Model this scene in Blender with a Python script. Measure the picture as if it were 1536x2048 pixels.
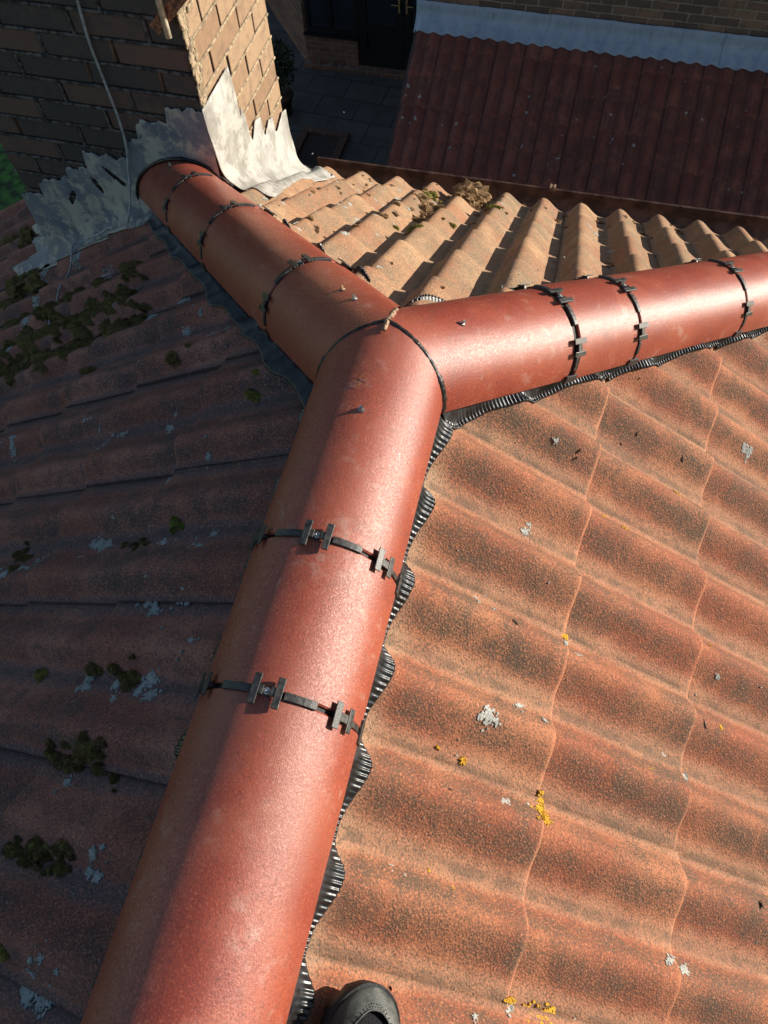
import bpy, bmesh, math, random
from math import sin, cos, pi, radians, sqrt, atan2
from mathutils import Vector, Matrix, noise
random.seed(11)
for o in list(bpy.data.objects): bpy.data.objects.remove(o)
SC = bpy.context.scene; COL = SC.collection
# ---------------------------------------------------------------- camera
cd = bpy.data.cameras.new("camera"); cam = bpy.data.objects.new("camera", cd); COL.objects.link(cam)
cam.location = (0.26557, -0.94353, 1.03053)
cam.rotation_euler = (radians(27.9285), radians(1.9336), radians(14.5143))
cd.sensor_fit = 'VERTICAL'; cd.sensor_height = 36; cd.lens = 36 * 1504.785 / 2048
cd.clip_start = 0.02; cd.clip_end = 500
SC.camera = cam
# ---------------------------------------------------------------- light
SUN = Vector((1.0, 0.45, 0.315)).normalized()
SUN_EL = math.asin(SUN.z); SUN_ROT = atan2(SUN.x, SUN.y)
w = bpy.data.worlds.new("World"); SC.world = w; w.use_nodes = True
nt = w.node_tree; bg = nt.nodes["Background"]
sky = nt.nodes.new("ShaderNodeTexSky"); sky.sky_type = 'NISHITA'; sky.sun_disc = False
sky.sun_elevation = SUN_EL; sky.sun_rotation = SUN_ROT; sky.air_density = 1.0; sky.dust_density = 0.6
nt.links.new(sky.outputs[0], bg.inputs[0]); bg.inputs[1].default_value = 0.074
ld = bpy.data.lights.new("sun", 'SUN'); ld.energy = 5.0; ld.angle = radians(0.55); ld.color = (1.0, 0.92, 0.80)
sun = bpy.data.objects.new("sun", ld); COL.objects.link(sun)
sun.rotation_euler = SUN.to_track_quat('Z', 'Y').to_euler(); sun.location = (6, 3, 4)
SC.view_settings.view_transform = 'Standard'; SC.view_settings.look = 'None'
SC.view_settings.exposure = 0.70; SC.view_settings.gamma = 1.0
SC.render.engine = 'CYCLES'
T = 0.644886; PITCH = math.atan(T); GH = 0.33424 * cos(PITCH); ROLL = 0.15; PH = 0.044
J = Vector((0.0178, -0.1221, -0.0585)); R = 0.115
DM = Vector((0.0134, -0.9997, 0.0191)).normalized()
DR = Vector((0.6123, 0.6808, -0.4019)).normalized()
DL = Vector((-0.6363, 0.6651, -0.3909)).normalized()
GROUND = -6.0
# ================================================================ helpers
def tag(o, label=None, cat=None, group=None, kind=None):
    if label: o['label'] = label
    if cat: o['category'] = cat
    if group: o['group'] = group
    if kind: o['kind'] = kind
    return o
def empty(name, loc=(0, 0, 0), **k):
    o = bpy.data.objects.new(name, None); COL.objects.link(o); o.location = loc
    o.empty_display_size = 0.05
    return tag(o, **k)
def fin(name, bm, mat, parent=None, smooth=False, **k):
    """link a bmesh (world coordinates) as one object, origin moved to its centre-bottom when top-level"""
    me = bpy.data.meshes.new(name); bm.to_mesh(me); bm.free()
    for m in (mat if isinstance(mat, (list, tuple)) else [mat]): me.materials.append(m)
    if smooth:
        for p in me.polygons: p.use_smooth = True
    o = bpy.data.objects.new(name, me); COL.objects.link(o)
    if parent is not None:
        o.parent = parent; o.matrix_parent_inverse = Matrix.Translation(-parent.location)
    return tag(o, **k)
def sharp(o, ang=35):
    me = o.data
    me.update()
    try: me.set_sharp_from_angle(angle=radians(ang))
    except Exception: pass
def box(bm, x0, x1, y0, y1, z0, z1, M=None):
    vs = [bm.verts.new((x, y, z)) for x in (x0, x1) for y in (y0, y1) for z in (z0, z1)]
    if M is not None:
        for v in vs: v.co = M @ v.co
    for f in ((0, 1, 3, 2), (4, 6, 7, 5), (0, 4, 5, 1), (2, 3, 7, 6), (0, 2, 6, 4), (1, 5, 7, 3)):
        bm.faces.new([vs[i] for i in f])
    return vs
def tube(bm, pts, r, n=8, cap=True):
    pts = [Vector(p) for p in pts]; rings = []
    for i, p in enumerate(pts):
        d = (pts[min(i + 1, len(pts) - 1)] - pts[max(i - 1, 0)]).normalized()
        a = d.orthogonal().normalized() if i == 0 else (a - d * a.dot(d)).normalized()
        b = d.cross(a); rr = r[i] if isinstance(r, (list, tuple)) else r
        rings.append([bm.verts.new(p + (a * cos(2 * pi * k / n) + b * sin(2 * pi * k / n)) * rr) for k in range(n)])
    for q, s in zip(rings, rings[1:]):
        for k in range(n): bm.faces.new((q[k], q[(k + 1) % n], s[(k + 1) % n], s[k]))
    if cap: bm.faces.new(rings[0][::-1]); bm.faces.new(rings[-1])
def smoothpath(pts, n=6):
    P = [Vector(p) for p in pts]; P = [P[0]] + P + [P[-1]]; out = []
    for i in range(1, len(P) - 2):
        for k in range(n):
            t = k / n; a, b, c, d = P[i - 1:i + 3]
            out.append(0.5 * ((2 * b) + (c - a) * t + (2 * a - 5 * b + 4 * c - d) * t * t + (3 * b - a - 3 * c + d) * t ** 3))
    return out + [P[-2]]
def nz(x, y, z=0, s=1.0): return noise.noise(Vector((x * s, y * s, z * s)))
# ================================================================ materials
class N:
    def __init__(s, name):
        s.m = bpy.data.materials.new(name); s.m.use_nodes = True; s.t = s.m.node_tree; s.b = s.t.nodes["Principled BSDF"]
        s.co = s.t.nodes.new("ShaderNodeTexCoord").outputs['Object']
    def n(s, typ, ins={}, **props):
        q = s.t.nodes.new(typ)
        for k, v in props.items(): setattr(q, k, v)
        for k, v in ins.items():
            if hasattr(v, 'node'): s.t.links.new(v, q.inputs[k])
            else: q.inputs[k].default_value = v
        return q
    def noise(s, scale, detail=4, rough=0.55, dist=0.0, co=None):
        return s.n("ShaderNodeTexNoise", {'Vector': co or s.co, 'Scale': scale, 'Detail': detail, 'Roughness': rough, 'Distortion': dist}).outputs[0]
    def vor(s, scale, co=None, feature='F1'):
        return s.n("ShaderNodeTexVoronoi", {'Vector': co or s.co, 'Scale': scale}, feature=feature).outputs['Distance']
    def ramp(s, v, a, b, x=0.0, y=1.0):
        return s.n("ShaderNodeMapRange", {0: v, 1: a, 2: b, 3: x, 4: y}, interpolation_type='SMOOTHSTEP').outputs[0]
    def m2(s, op, a, b): return s.n("ShaderNodeMath", {0: a, 1: b}, operation=op).outputs[0]
    def mix(s, f, a, b):
        q = s.t.nodes.new("ShaderNodeMix"); q.data_type = 'RGBA'
        for i, v in ((0, f), (6, a), (7, b)):
            if hasattr(v, 'node'): s.t.links.new(v, q.inputs[i])
            else: q.inputs[i].default_value = v if i == 0 else (*v, 1)
        return q.outputs[2]
    def bump(s, h, strength=1.0, dist=0.001, normal=None):
        ins = {'Height': h, 'Strength': strength, 'Distance': dist}
        if normal is not None: ins['Normal'] = normal
        return s.n("ShaderNodeBump", ins).outputs[0]
    def out(s, col=None, rough=None, normal=None, spec=None, metal=None):
        for k, v in (('Base Color', col), ('Roughness', rough), ('Normal', normal), ('Specular IOR Level', spec), ('Metallic', metal)):
            if v is None: continue
            if hasattr(v, 'node'): s.t.links.new(v, s.b.inputs[k])
            else: s.b.inputs[k].default_value = (*v, 1) if isinstance(v, tuple) else v
        return s.m
def simple(name, c, rough=0.6, var=0.15, scale=30, bs=200, bd=0.0006, metal=0.0, spec=0.5):
    s = N(name); n1 = s.noise(scale); c2 = tuple(max(0, x * (1 - var * 2)) for x in c); c3 = tuple(min(1, x * (1 + var)) for x in c)
    return s.out(s.mix(s.ramp(n1, .35, .65), c2, c3), s.ramp(n1, .3, .7, rough - .07, rough + .07), s.bump(s.noise(bs, 3), 1.0, bd), spec, metal)
def tile_mat(name, red, orange, dark, sand, darkness, sandiness, fine_amt=1.0, stretch=None, worn=.0):
    s = N(name)
    td = s.n("ShaderNodeAttribute", attribute_name="td", attribute_type='GEOMETRY')
    sep = s.n("ShaderNodeSeparateColor", {0: td.outputs['Color']}); rnd, p, fr = sep.outputs; e = td.outputs['Alpha']
    co = s.n("ShaderNodeVectorMath", {0: s.co, 1: s.n("ShaderNodeCombineXYZ", {0: s.m2('MULTIPLY', rnd, 3.0)}).outputs[0]}, operation='ADD').outputs[0]
    st = s.n("ShaderNodeVectorMath", {0: co, 1: stretch or (1, 1, 1)}, operation='MULTIPLY').outputs[0]
    big = s.noise(5, 3, co=st); mid = s.noise(16, 6, .62, .6, co=st); fine = s.noise(380, 4, .8); grain = s.noise(700, 2, .6)
    col = s.mix(s.ramp(s.m2('ADD', big, s.m2('MULTIPLY', s.m2('SUBTRACT', fine, .5), .6)), .38, .62), red, orange)
    col = s.mix(s.ramp(rnd, 0, 1, 0, .35), col, tuple(x * .7 for x in red))
    # algae and soot in the pits, strongest on the flanks
    prof = s.m2('MULTIPLY', s.ramp(p, .08, .38), s.ramp(p, .8, 1.02, 1.0, .35))
    dk = s.m2('ADD', s.m2('ADD', mid, s.m2('MULTIPLY', s.m2('SUBTRACT', fine, .5), 2.6 * fine_amt)), s.m2('ADD', s.m2('MULTIPLY', s.m2('SUBTRACT', prof, .7), .20), s.m2('MULTIPLY', s.m2('SUBTRACT', s.noise(3.1, 3, co=co), .5), .85)))
    dk = s.m2('MULTIPLY', s.ramp(dk, .50 - darkness, .88 - darkness), s.ramp(e, .1, .8, 1, .1))
    col = s.mix(dk, col, dark)
    # sand and silt washed into the pans
    sd = s.m2('MULTIPLY', s.ramp(s.m2('ADD', p, s.m2('MULTIPLY', s.m2('SUBTRACT', mid, .5), .6)), .24, -.02), sandiness)
    col = s.mix(sd, col, sand)
    col = s.mix(s.m2('MULTIPLY', s.ramp(e, .2, .9), s.ramp(mid, .3, .55, .55, .95)), col, tuple(min(1, x * 1.12) for x in sand))
    spk = s.noise(270, 2, .55)
    col = s.mix(s.ramp(s.m2('ADD', spk, s.m2('MULTIPLY', s.m2('SUBTRACT', s.noise(130, 3, .6), .5), .6)), .49, .33, 0, .58), col, tuple(x * .8 for x in dark)); col = s.mix(s.ramp(spk, .54, .68, 0, .55), col, tuple(min(1, x * 1.3) for x in orange))
    col = s.mix(s.m2('MULTIPLY', s.ramp(p, .035, .0), s.ramp(s.noise(26, 4), .4, .6, .15, .6)), col, dark)  # trough shade painted as a broken dark line along the pans, besides silt
    # worn pale arrises on the exposed tile ends
    col = s.mix(s.m2('MULTIPLY', s.ramp(fr, .985, .999), s.ramp(s.noise(22, 3), .38, .55, .15, worn)), col, tuple(min(1, x * 1.25) for x in orange))
    # small pale specks
    sp = s.ramp(s.vor(70), .09, .03); col = s.mix(s.m2('MULTIPLY', sp, s.ramp(s.noise(9), .56, .66, 0, .6)), col, (.5, .42, .33))
    col = s.mix(s.m2('MULTIPLY', s.ramp(fine, .56, .70), .55), col, tuple(min(1, x * 1.6) for x in orange))
    h = s.m2('ADD', s.m2('MULTIPLY', fine, 1.0), s.m2('MULTIPLY', grain, .8))
    nrm = s.bump(spk, .8, .0022); nrm = s.bump(mid, .5, .004, nrm)
    return s.out(col, .88, nrm, .25)
M = {}
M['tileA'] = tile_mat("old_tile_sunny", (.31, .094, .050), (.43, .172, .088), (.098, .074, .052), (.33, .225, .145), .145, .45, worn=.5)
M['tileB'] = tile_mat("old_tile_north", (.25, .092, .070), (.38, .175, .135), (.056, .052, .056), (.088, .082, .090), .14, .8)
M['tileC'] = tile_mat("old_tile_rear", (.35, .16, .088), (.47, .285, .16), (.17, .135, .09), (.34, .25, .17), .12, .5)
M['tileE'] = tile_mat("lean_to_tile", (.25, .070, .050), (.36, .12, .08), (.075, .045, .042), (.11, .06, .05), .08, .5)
def ridge_mat():
    s = N("terracotta_ridge")
    oi = s.n("ShaderNodeObjectInfo").outputs['Random']
    big = s.noise(7, 4, .6, .5); mid = s.noise(40, 5); fine = s.noise(400, 4, .85); gr = s.noise(900, 2, .6); str_ = s.noise(60, 3, co=s.n("ShaderNodeVectorMath", {0: s.co, 1: (1, .12, 1)}, operation='MULTIPLY').outputs[0])
    col = s.mix(s.ramp(s.m2('ADD', big, s.m2('MULTIPLY', s.m2('SUBTRACT', fine, .5), .7)), .35, .66), (.235, .036, .021), (.32, .066, .034))
    col = s.mix(s.m2('MULTIPLY', oi, .35), col, (.34, .085, .045))
    dust = s.m2('MULTIPLY', s.ramp(mid, .52, .72), s.ramp(big, .46, .64)); col = s.mix(s.m2('MULTIPLY', dust, .5), col, (.42, .27, .22))
    scf = s.m2('MULTIPLY', s.ramp(str_, .68, .74), s.ramp(s.noise(11), .5, .6)); col = s.mix(s.m2('MULTIPLY', scf, .5), col, (.5, .36, .30))
    pit = s.ramp(s.vor(110), .16, .07); col = s.mix(s.m2('MULTIPLY', pit, s.ramp(s.noise(25), .5, .7, 0, .6)), col, (.10, .035, .025))
    h = s.m2('ADD', fine, s.m2('MULTIPLY', gr, .6)); nrm = s.bump(h, .8, .0007); nrm = s.bump(mid, .3, .0014, nrm)
    grit = s.noise(300, 2, .6)
    col = s.mix(s.ramp(grit, .55, .70, 0, .5), col, (.50, .17, .10)); col = s.mix(s.ramp(grit, .46, .32, 0, .6), col, (.09, .018, .011))
    drt = s.noise(19, 6, .7, 1.0); col = s.mix(s.ramp(drt, .56, .70, 0, .45), col, (.13, .055, .04)); col = s.mix(s.ramp(s.noise(4.3, 3), .5, .72, 0, .45), col, (.33, .10, .058))
    return s.out(col, s.ramp(grit, .38, .62, .46, .29), nrm, .72)
M['ridge'] = ridge_mat()
M['black'] = simple("black_plastic", (.042, .041, .038), .42, .3, 120, 700, .0004, spec=.6)
M['rubber'] = simple("black_rubber_membrane", (.020, .022, .026), .36, .3, 60, 400, .0002, spec=.6)
M['bandrub'] = simple("black_joint_band", (.018, .018, .018), .6, .3, 60, 400, .0004, spec=.3)
M['mastic'] = simple("black_mastic", (.02, .017, .015), .35, .4, 90, 250, .0015)
M['steel'] = simple("screw_steel", (.55, .54, .52), .35, .2, 200, 800, .0001, metal=1.0)
M['washer'] = simple("sealing_washer", (.05, .05, .05), .7)
M['rustscrew'] = simple("copper_cap", (.42, .26, .12), .5, .3, 200)
M['mortar'] = simple("pale_mortar", (.36, .235, .155), .95, .25, 90, 260, .003)
def lead_mat(name, a, b, c, amt):
    s = N(name); n1 = s.noise(6, 6, .6, .3); n2 = s.noise(11, 8, .72, .2); n3 = s.noise(300, 2)
    st = s.noise(35, 3, co=s.n("ShaderNodeVectorMath", {0: s.co, 1: (1, 1, .15)}, operation='MULTIPLY').outputs[0])
    col = s.mix(s.ramp(n1, .35, .6), a, b); col = s.mix(s.m2('MULTIPLY', s.ramp(n2, .46, .56), amt), col, c)
    col = s.mix(s.m2('MULTIPLY', s.ramp(st, .55, .7), .3), col, (.10, .10, .11))
    col = s.mix(s.ramp(s.vor(38), .09, .05, 0, .7), col, (.16, .13, .09))
    return s.out(col, .62, s.bump(s.m2('ADD', n2, s.m2('MULTIPLY', n3, .3)), .8, .004), .4)
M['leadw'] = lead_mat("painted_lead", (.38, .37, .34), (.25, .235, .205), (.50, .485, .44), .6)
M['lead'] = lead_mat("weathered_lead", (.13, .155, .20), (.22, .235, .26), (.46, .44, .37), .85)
M['leadb'] = lead_mat("blue_grey_lead", (.30, .36, .46), (.37, .43, .53), (.44, .48, .54), .35)
def near_brick(name, c1, c2, dark, dk):
    s = N(name); at = s.n("ShaderNodeAttribute", attribute_name="br", attribute_type='GEOMETRY'); r = at.outputs['Fac']
    n1 = s.noise(28, 6, .65, .4); n2 = s.noise(260, 3, .7)
    col = s.mix(s.ramp(s.m2('ADD', r, s.m2('MULTIPLY', s.m2('SUBTRACT', n1, .5), .8)), .1, .9), c1, c2)
    col = s.mix(s.m2('MULTIPLY', s.ramp(s.m2('ADD', n1, s.m2('MULTIPLY', s.m2('SUBTRACT', n2, .5), .9)), .48, .66), dk), col, dark)
    # faces turned to the front mix to darker brick colours; the side keeps its tan
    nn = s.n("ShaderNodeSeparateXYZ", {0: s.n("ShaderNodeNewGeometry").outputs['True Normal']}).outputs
    front_tone = s.mix(s.ramp(s.m2('ADD', r, s.m2('MULTIPLY', s.m2('SUBTRACT', n1, .5), 1.2)), .2, .95), (.075, .066, .062), (.15, .095, .078))
    front_tone = s.mix(s.ramp(n2, .5, .72, 0, .4), front_tone, (.22, .17, .14))
    col = s.mix(s.ramp(nn[1], -.45, -.75), col, front_tone)
    h = s.m2('ADD', s.m2('MULTIPLY', n2, .5), n1)
    return s.out(col, .93, s.bump(h, .9, .003), .2)
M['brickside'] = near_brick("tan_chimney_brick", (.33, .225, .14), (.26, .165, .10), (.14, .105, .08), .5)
M['brickfront'] = near_brick("dark_chimney_brick", (.16, .105, .09), (.20, .10, .08), (.075, .07, .072), .8)
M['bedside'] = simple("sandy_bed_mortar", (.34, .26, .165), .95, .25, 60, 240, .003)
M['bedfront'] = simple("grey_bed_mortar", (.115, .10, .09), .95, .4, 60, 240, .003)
M['core'] = simple("raked_joint", (.16, .115, .085), .97, .3, 60, 240, .002)
def brick_wall(name, c1, c2, mort, ux='x'):
    s = N(name); sp = s.n("ShaderNodeSeparateXYZ", {0: s.co})
    v = s.n("ShaderNodeCombineXYZ", {0: sp.outputs[0 if ux == 'x' else 1], 1: sp.outputs[2]}).outputs[0]
    v2 = s.n("ShaderNodeVectorMath", {0: v, 1: s.n("ShaderNodeVectorMath", {0: s.n("ShaderNodeTexNoise", {'Vector': s.co, 'Scale': 9.0}).outputs[1], 1: (.012, .012, 0)}, operation='MULTIPLY').outputs[0]}, operation='ADD').outputs[0]
    b = s.n("ShaderNodeTexBrick", {'Vector': v2, 'Color1': (*c1, 1), 'Color2': (*c2, 1), 'Mortar': (*mort, 1), 'Scale': 1.0, 'Mortar Size': .006, 'Mortar Smooth': .2, 'Bias': 0.0, 'Brick Width': .225, 'Row Height': .075})
    n1 = s.noise(14, 5); n2 = s.noise(120, 4)
    col = s.mix(s.m2('MULTIPLY', s.ramp(n1, .45, .65), .45), b.outputs[0], (.10, .075, .06))
    col = s.mix(s.m2('MULTIPLY', s.ramp(n2, .5, .7), .3), col, tuple(x * 1.4 for x in c1))
    return s.out(col, .9, s.bump(s.m2('SUBTRACT', n2, s.m2('MULTIPLY', b.outputs[1], 1.5)), .8, .005), .2)
M['farbrick'] = brick_wall("rear_brickwork", (.30, .175, .12), (.13, .09, .08), (.36, .29, .22))
M['farbrickred'] = brick_wall("red_plinth_brickwork", (.25, .12, .08), (.13, .07, .055), (.25, .2, .17))
def patio_mat():
    s = N("patio_slabs"); sp = s.n("ShaderNodeSeparateXYZ", {0: s.co})
    rot = s.n("ShaderNodeVectorRotate", {'Vector': s.co, 'Angle': radians(4)}, rotation_type='Z_AXIS').outputs[0]
    b = s.n("ShaderNodeTexBrick", {'Vector': rot, 'Color1': (.095, .092, .09, 1), 'Color2': (.125, .117, .105, 1), 'Mortar': (.03, .03, .032, 1), 'Scale': 1.0, 'Mortar Size': .008, 'Mortar Smooth': .1, 'Brick Width': .60, 'Row Height': .45})
    n1 = s.noise(4, 5); n2 = s.noise(90, 3)
    col = s.mix(s.m2('MULTIPLY', s.ramp(n1, .42, .62), .5), b.outputs[0], (.08, .065, .055))
    return s.out(col, .85, s.bump(n2, .5, .003), .3)
M['patio'] = patio_mat()
M['lawn'] = simple("lawn_grass", (.055, .16, .022), .9, .4, 6, 60, .02)
M['gutter'] = simple("brown_gutter", (.13, .07, .05), .5, .25, 20, 120, .0015)
M['fascia'] = simple("dark_brown_board", (.07, .04, .03), .6)
M['blackwood'] = simple("black_painted_frame", (.010, .010, .013), .4)
g = N("dark_glass"); M['glass'] = g.out((.02, .026, .034), .06, None, .8)
M['cable'] = simple("grey_cable", (.36, .39, .40), .5, .15, 60)
M['pole'] = simple("cream_pole", (.62, .56, .42), .5, .15, 60)
M['rust'] = simple("rusty_bracket", (.30, .12, .06), .8, .35, 80, 200, .002)
def moss_mat(name, a, b, c):
    s = N(name); n = s.noise(60, 4); n2 = s.noise(500, 3)
    col = s.mix(s.ramp(n, .38, .62), a, b); col = s.mix(s.ramp(n2, .5, .7), col, c)
    return s.out(col, .95, s.bump(n2, .8, .002), .1)
M['moss'] = moss_mat("dark_moss", (.13, .115, .035), (.12, .080, .042), (.24, .20, .07))
M['mossg'] = moss_mat("green_moss", (.14, .17, .03), (.10, .12, .03), (.24, .27, .06))
M['mossb'] = moss_mat("dry_brown_moss", (.30, .19, .10), (.20, .12, .065), (.40, .29, .15))
M['mossy'] = moss_mat("olive_yellow_moss", (.17, .16, .04), (.22, .2, .05), (.30, .27, .08))
M['yel'] = moss_mat("yellow_lichen", (.55, .33, .035), (.48, .24, .03), (.66, .46, .07))
M['white'] = moss_mat("pale_lichen", (.46, .46, .42), (.36, .37, .34), (.58, .57, .52))
M['whiteb'] = moss_mat("blue_grey_lichen", (.30, .34, .35), (.22, .26, .26), (.44, .47, .48))
M['bit'] = simple("dead_leaf_bits", (.07, .045, .035), .9)
M['shoerub'] = simple("grey_toe_rubber", (.055, .060, .054), .5, .25, 60, 500, .0004)
M['shoesole'] = simple("black_outsole", (.018, .018, .02), .55, .3, 60, 300, .0006)
s = N("black_mesh_fabric"); wv = s.vor(560); M['shoemesh'] = s.out(s.mix(s.ramp(wv, .1, .5), (.035, .033, .035), (.010, .010, .012)), .9, s.bump(wv, .9, .0012), .2)
M['trouser'] = simple("black_work_trouser", (.02, .021, .026), .9, .2, 40, 500, .0006)
M['terrapot'] = simple("plant_pot", (.10, .05, .035), .8)
M['leaf'] = simple("shrub_leaf", (.05, .075, .025), .6, .4, 8)
M['render'] = simple("dark_boards", (.05, .04, .04), .8)
# ================================================================ roof slopes
def prof(u):
    """one roll: steep on the left looking down the slope, long fall on the right; 0..1"""
    u = u % 1.0; a = .34
    if u < a: return (.5 - .5 * cos(pi * u / a)) ** 1.2
    t = (u - a) / (1 - a)
    return (.5 + .5 * cos(pi * t)) ** 1.3
class Slope:
    """d = plan distance down the slope, a = along the eaves (increasing to the right looking down)"""
    def __init__(s, kind, d_tail, a_crest, par, roll=ROLL, gh=GH, tan=T, ph=PH, step=.018, to3=None):
        s.k = kind; s.dt = d_tail; s.ac = a_crest - .34 * roll; s.par = par; s.roll = roll; s.gh = gh; s.tan = tan; s.ph = ph; s.step = step
        s.to3 = to3
    def da(s, x, y):
        return {'A': (x, -y), 'B': (-x, y), 'C': (y, x), 'E': (6.6 - y, x)}[s.k]
    def xy(s, d, a):
        return {'A': (d, -a), 'B': (-d, a), 'C': (a, d), 'E': (a, 6.6 - d)}[s.k]
    def base(s, d): return -s.tan * d - (3.18 if s.k == 'E' else 0)
    def z(s, x, y):
        d, a = s.da(x, y); fr = ((d - s.dt) / s.gh) % 1.0
        if s.k in 'AB' and d < s.dt - s.gh: fr = 0.0
        return s.base(d) + s.ph * (prof((a - s.ac) / s.roll) - 1) - s.step * (1 - fr)
def smst(a, b, x):
    t = max(0, min(1, (x - a) / (b - a))); return t * t * (3 - 2 * t)
def build_slope(S, d0, d1, a0, a1, nu=18, nd=8, edge=None, wob=1.0):
    V = []; F = []; A = []
    n0 = math.floor((d0 - S.dt) / S.gh); n1 = math.ceil((d1 - S.dt) / S.gh)
    W = 2 * S.roll; c0 = math.floor((a0 - S.ac) / W - 1); c1 = math.ceil((a1 - S.ac) / W + 1)
    rr = random.Random(5)
    for n in range(n0, n1):
        for c in range(c0, c1):
            head = S.dt + S.gh * n; tail = head + S.gh; al = S.ac + c * W + S.par * S.roll
            if S.k in 'AB' and tail < .2: continue
            if S.k in 'AB' and head < .2: fr0 = -(head + .02) / S.gh
            else: fr0 = -.10
            if tail < d0 - .05 or head > d1 + .05 or al + W < a0 or al > a1: continue
            rnd = rr.random(); dz = rr.uniform(-.0012, .0012) * wob; da = rr.uniform(-.0015, .0015) * wob; tl = rr.uniform(-.0016, .0016) * wob; dd0 = rr.uniform(-.003, .003) * wob
            us = [0, .0] + [i / nu for i in range(1, 2 * nu + 1)] + [2.05, 2.10]
            fr = ([fr0 + (0 - fr0) * i / 4 for i in range(4)] if fr0 < -.2 else [-.10]) + [i / nd for i in range(1, nd)] + [.975, 1.0, 1.004, 1.006]
            b = len(V); m = len(us)
            for j, f in enumerate(fr):
                for i, u in enumerate(us):
                    a = al + da + u * S.roll + (.0015 if i < 2 else 0); d = head + f * S.gh + dd0 * max(0, min(1, f))
                    if f > .6 and S.k != 'E': d -= .0095 * (1 - (prof(u) if u < 2 else 0)) * smst(.6, .95, f)
                    d += .0016 * nz(a * 30, d * 4, rnd * 9) * wob * (1 if f > .96 else .2)
                    if u <= 2.0: pz = prof(u) if u < 2 else 0
                    else: pz = 0
                    z = S.base(d) + S.ph * (pz - 1) - S.step * (1 - max(0, min(f, 1))) + dz + tl * (u - 1)
                    z += .004 * math.exp(-u * 14)
                    if i == 0: z -= .012
                    if u > 1.9: z -= .003 * smst(1.9, 2.03, u)
                    if u > 2.01: z -= .004
                    if j == len(fr) - 3: z -= .0014
                    if j == len(fr) - 2: z -= .0045
                    if j == len(fr) - 1: z -= .0175
                    z += (.0011 * nz(a, d, rnd, 14) + .0006 * nz(a, d, rnd, 45)) * wob
                    x, y = S.xy(d, a); V.append((x, y, z))
                    A.append((rnd, pz, max(0, min(1, f)), edge(x, y) if edge else 0.0))
            for j in range(len(fr) - 1):
                for i in range(m - 1):
                    p = b + j * m + i; q = (p, p + 1, p + m + 1, p + m)
                    F.append(q)
    me = bpy.data.meshes.new("t"); me.from_pydata(V, [], F)
    ca = me.color_attributes.new("td", 'FLOAT_COLOR', 'POINT')
    ca.data.foreach_set("color", [v for q in A for v in q])
    bm = bmesh.new(); bm.from_mesh(me); bpy.data.meshes.remove(me)
    bmesh.ops.recalc_face_normals(bm, faces=bm.faces)
    return bm
def cut(bm, p, n):
    """keep the side the normal points away from"""
    g = bm.verts[:] + bm.edges[:] + bm.faces[:]
    bmesh.ops.bisect_plane(bm, geom=g, plane_co=Vector(p), plane_no=Vector(n), clear_outer=True, dist=1e-6)
def up_fix(bm):
    for f in bm.faces:
        if f.normal.z < -0.02 and abs(f.normal.z) > .3: f.normal_flip()
SA = Slope('A', .442, -.123, 0, step=.021)
SB = Slope('B', .415, -.225, 0)
SCs = Slope('C', 1.627, -.716, 1, ph=.052, step=.021)
SE = Slope('E', .0, -1.49 + .05, 0, roll=.138, gh=.272, tan=math.tan(radians(25)), ph=.034, step=.016)
def bandx(v, w=.022): return max(0, min(1, 1 - (v - .135) / w / 2))
def edgeA(x, y):
    h = abs(x - y) / 1.414 if x + y > 0 else 9
    wob = .010 * nz(x * 9, y * 9) + .010 * (1 - prof((-y - SA.ac) / ROLL))
    return max(bandx(x - .018 - wob, .014), bandx(h - wob, .012) if y > -.1 else 0)
def edgeB(x, y):
    h = abs(-x - y) / 1.414 if y > 0 else 9
    wob = .03 * nz(x * 9, y * 9)
    return .35 * max(bandx(-x - wob), bandx(h - .03 - wob))
house = empty("house", (0, 0, GROUND), label="house with an old pantiled hipped roof seen from on top of its ridge", cat="house")
bm = build_slope(SA, 0, 1.85, -1.0, 2.1, nu=18, nd=10, edge=edgeA)
cut(bm, (0.0, 0, 0), (-1, 0, 0)); cut(bm, (0, 0, 0), (-1, 1, 0)) if False else None
# hip line on this side: keep y < x beyond the junction
cut(bm, (0, 0, 0), (-1, 1, 0)); up_fix(bm)
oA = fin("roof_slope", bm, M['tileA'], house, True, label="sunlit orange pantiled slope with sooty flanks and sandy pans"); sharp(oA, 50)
bm = build_slope(SB, 0, 3.5, -2.2, 1.75, nu=14, nd=8, edge=edgeB)
cut(bm, (0, 0, 0), (1, 0, 0)); 
# hip on the chimney side only as far as the eaves corner; beyond it the slope runs on to a verge
g1 = bmesh.new(); me = bpy.data.meshes.new("t2"); bm.to_mesh(me); g1.from_mesh(me); bpy.data.meshes.remove(me)
cut(bm, (-1.63, 0, 0), (-1, 0, 0)); cut(bm, (0, 0, 0), (1, 1, 0))
cut(g1, (-1.63, 0, 0), (1, 0, 0)); cut(g1, (0, 1.75, 0), (0, 1, 0))
me = bpy.data.meshes.new("t3"); g1.to_mesh(me); g1.free(); bm.from_mesh(me); bpy.data.meshes.remove(me)
bmesh.ops.remove_doubles(bm, verts=bm.verts, dist=1e-5); up_fix(bm)
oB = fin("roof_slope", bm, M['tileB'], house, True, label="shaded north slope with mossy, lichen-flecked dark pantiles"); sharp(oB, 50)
bm = build_slope(SCs, 0, 1.627, -1.7, 1.7, nu=18, nd=10)
cut(bm, (0, 0, 0), (1, -1, 0)); cut(bm, (0, 0, 0), (-1, -1, 0)); up_fix(bm)
oC = fin("roof_slope", bm, M['tileC'], house, True, label="rear hip end slope of brown pantiles striped with shadow above the gutter"); sharp(oC, 50)
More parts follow.
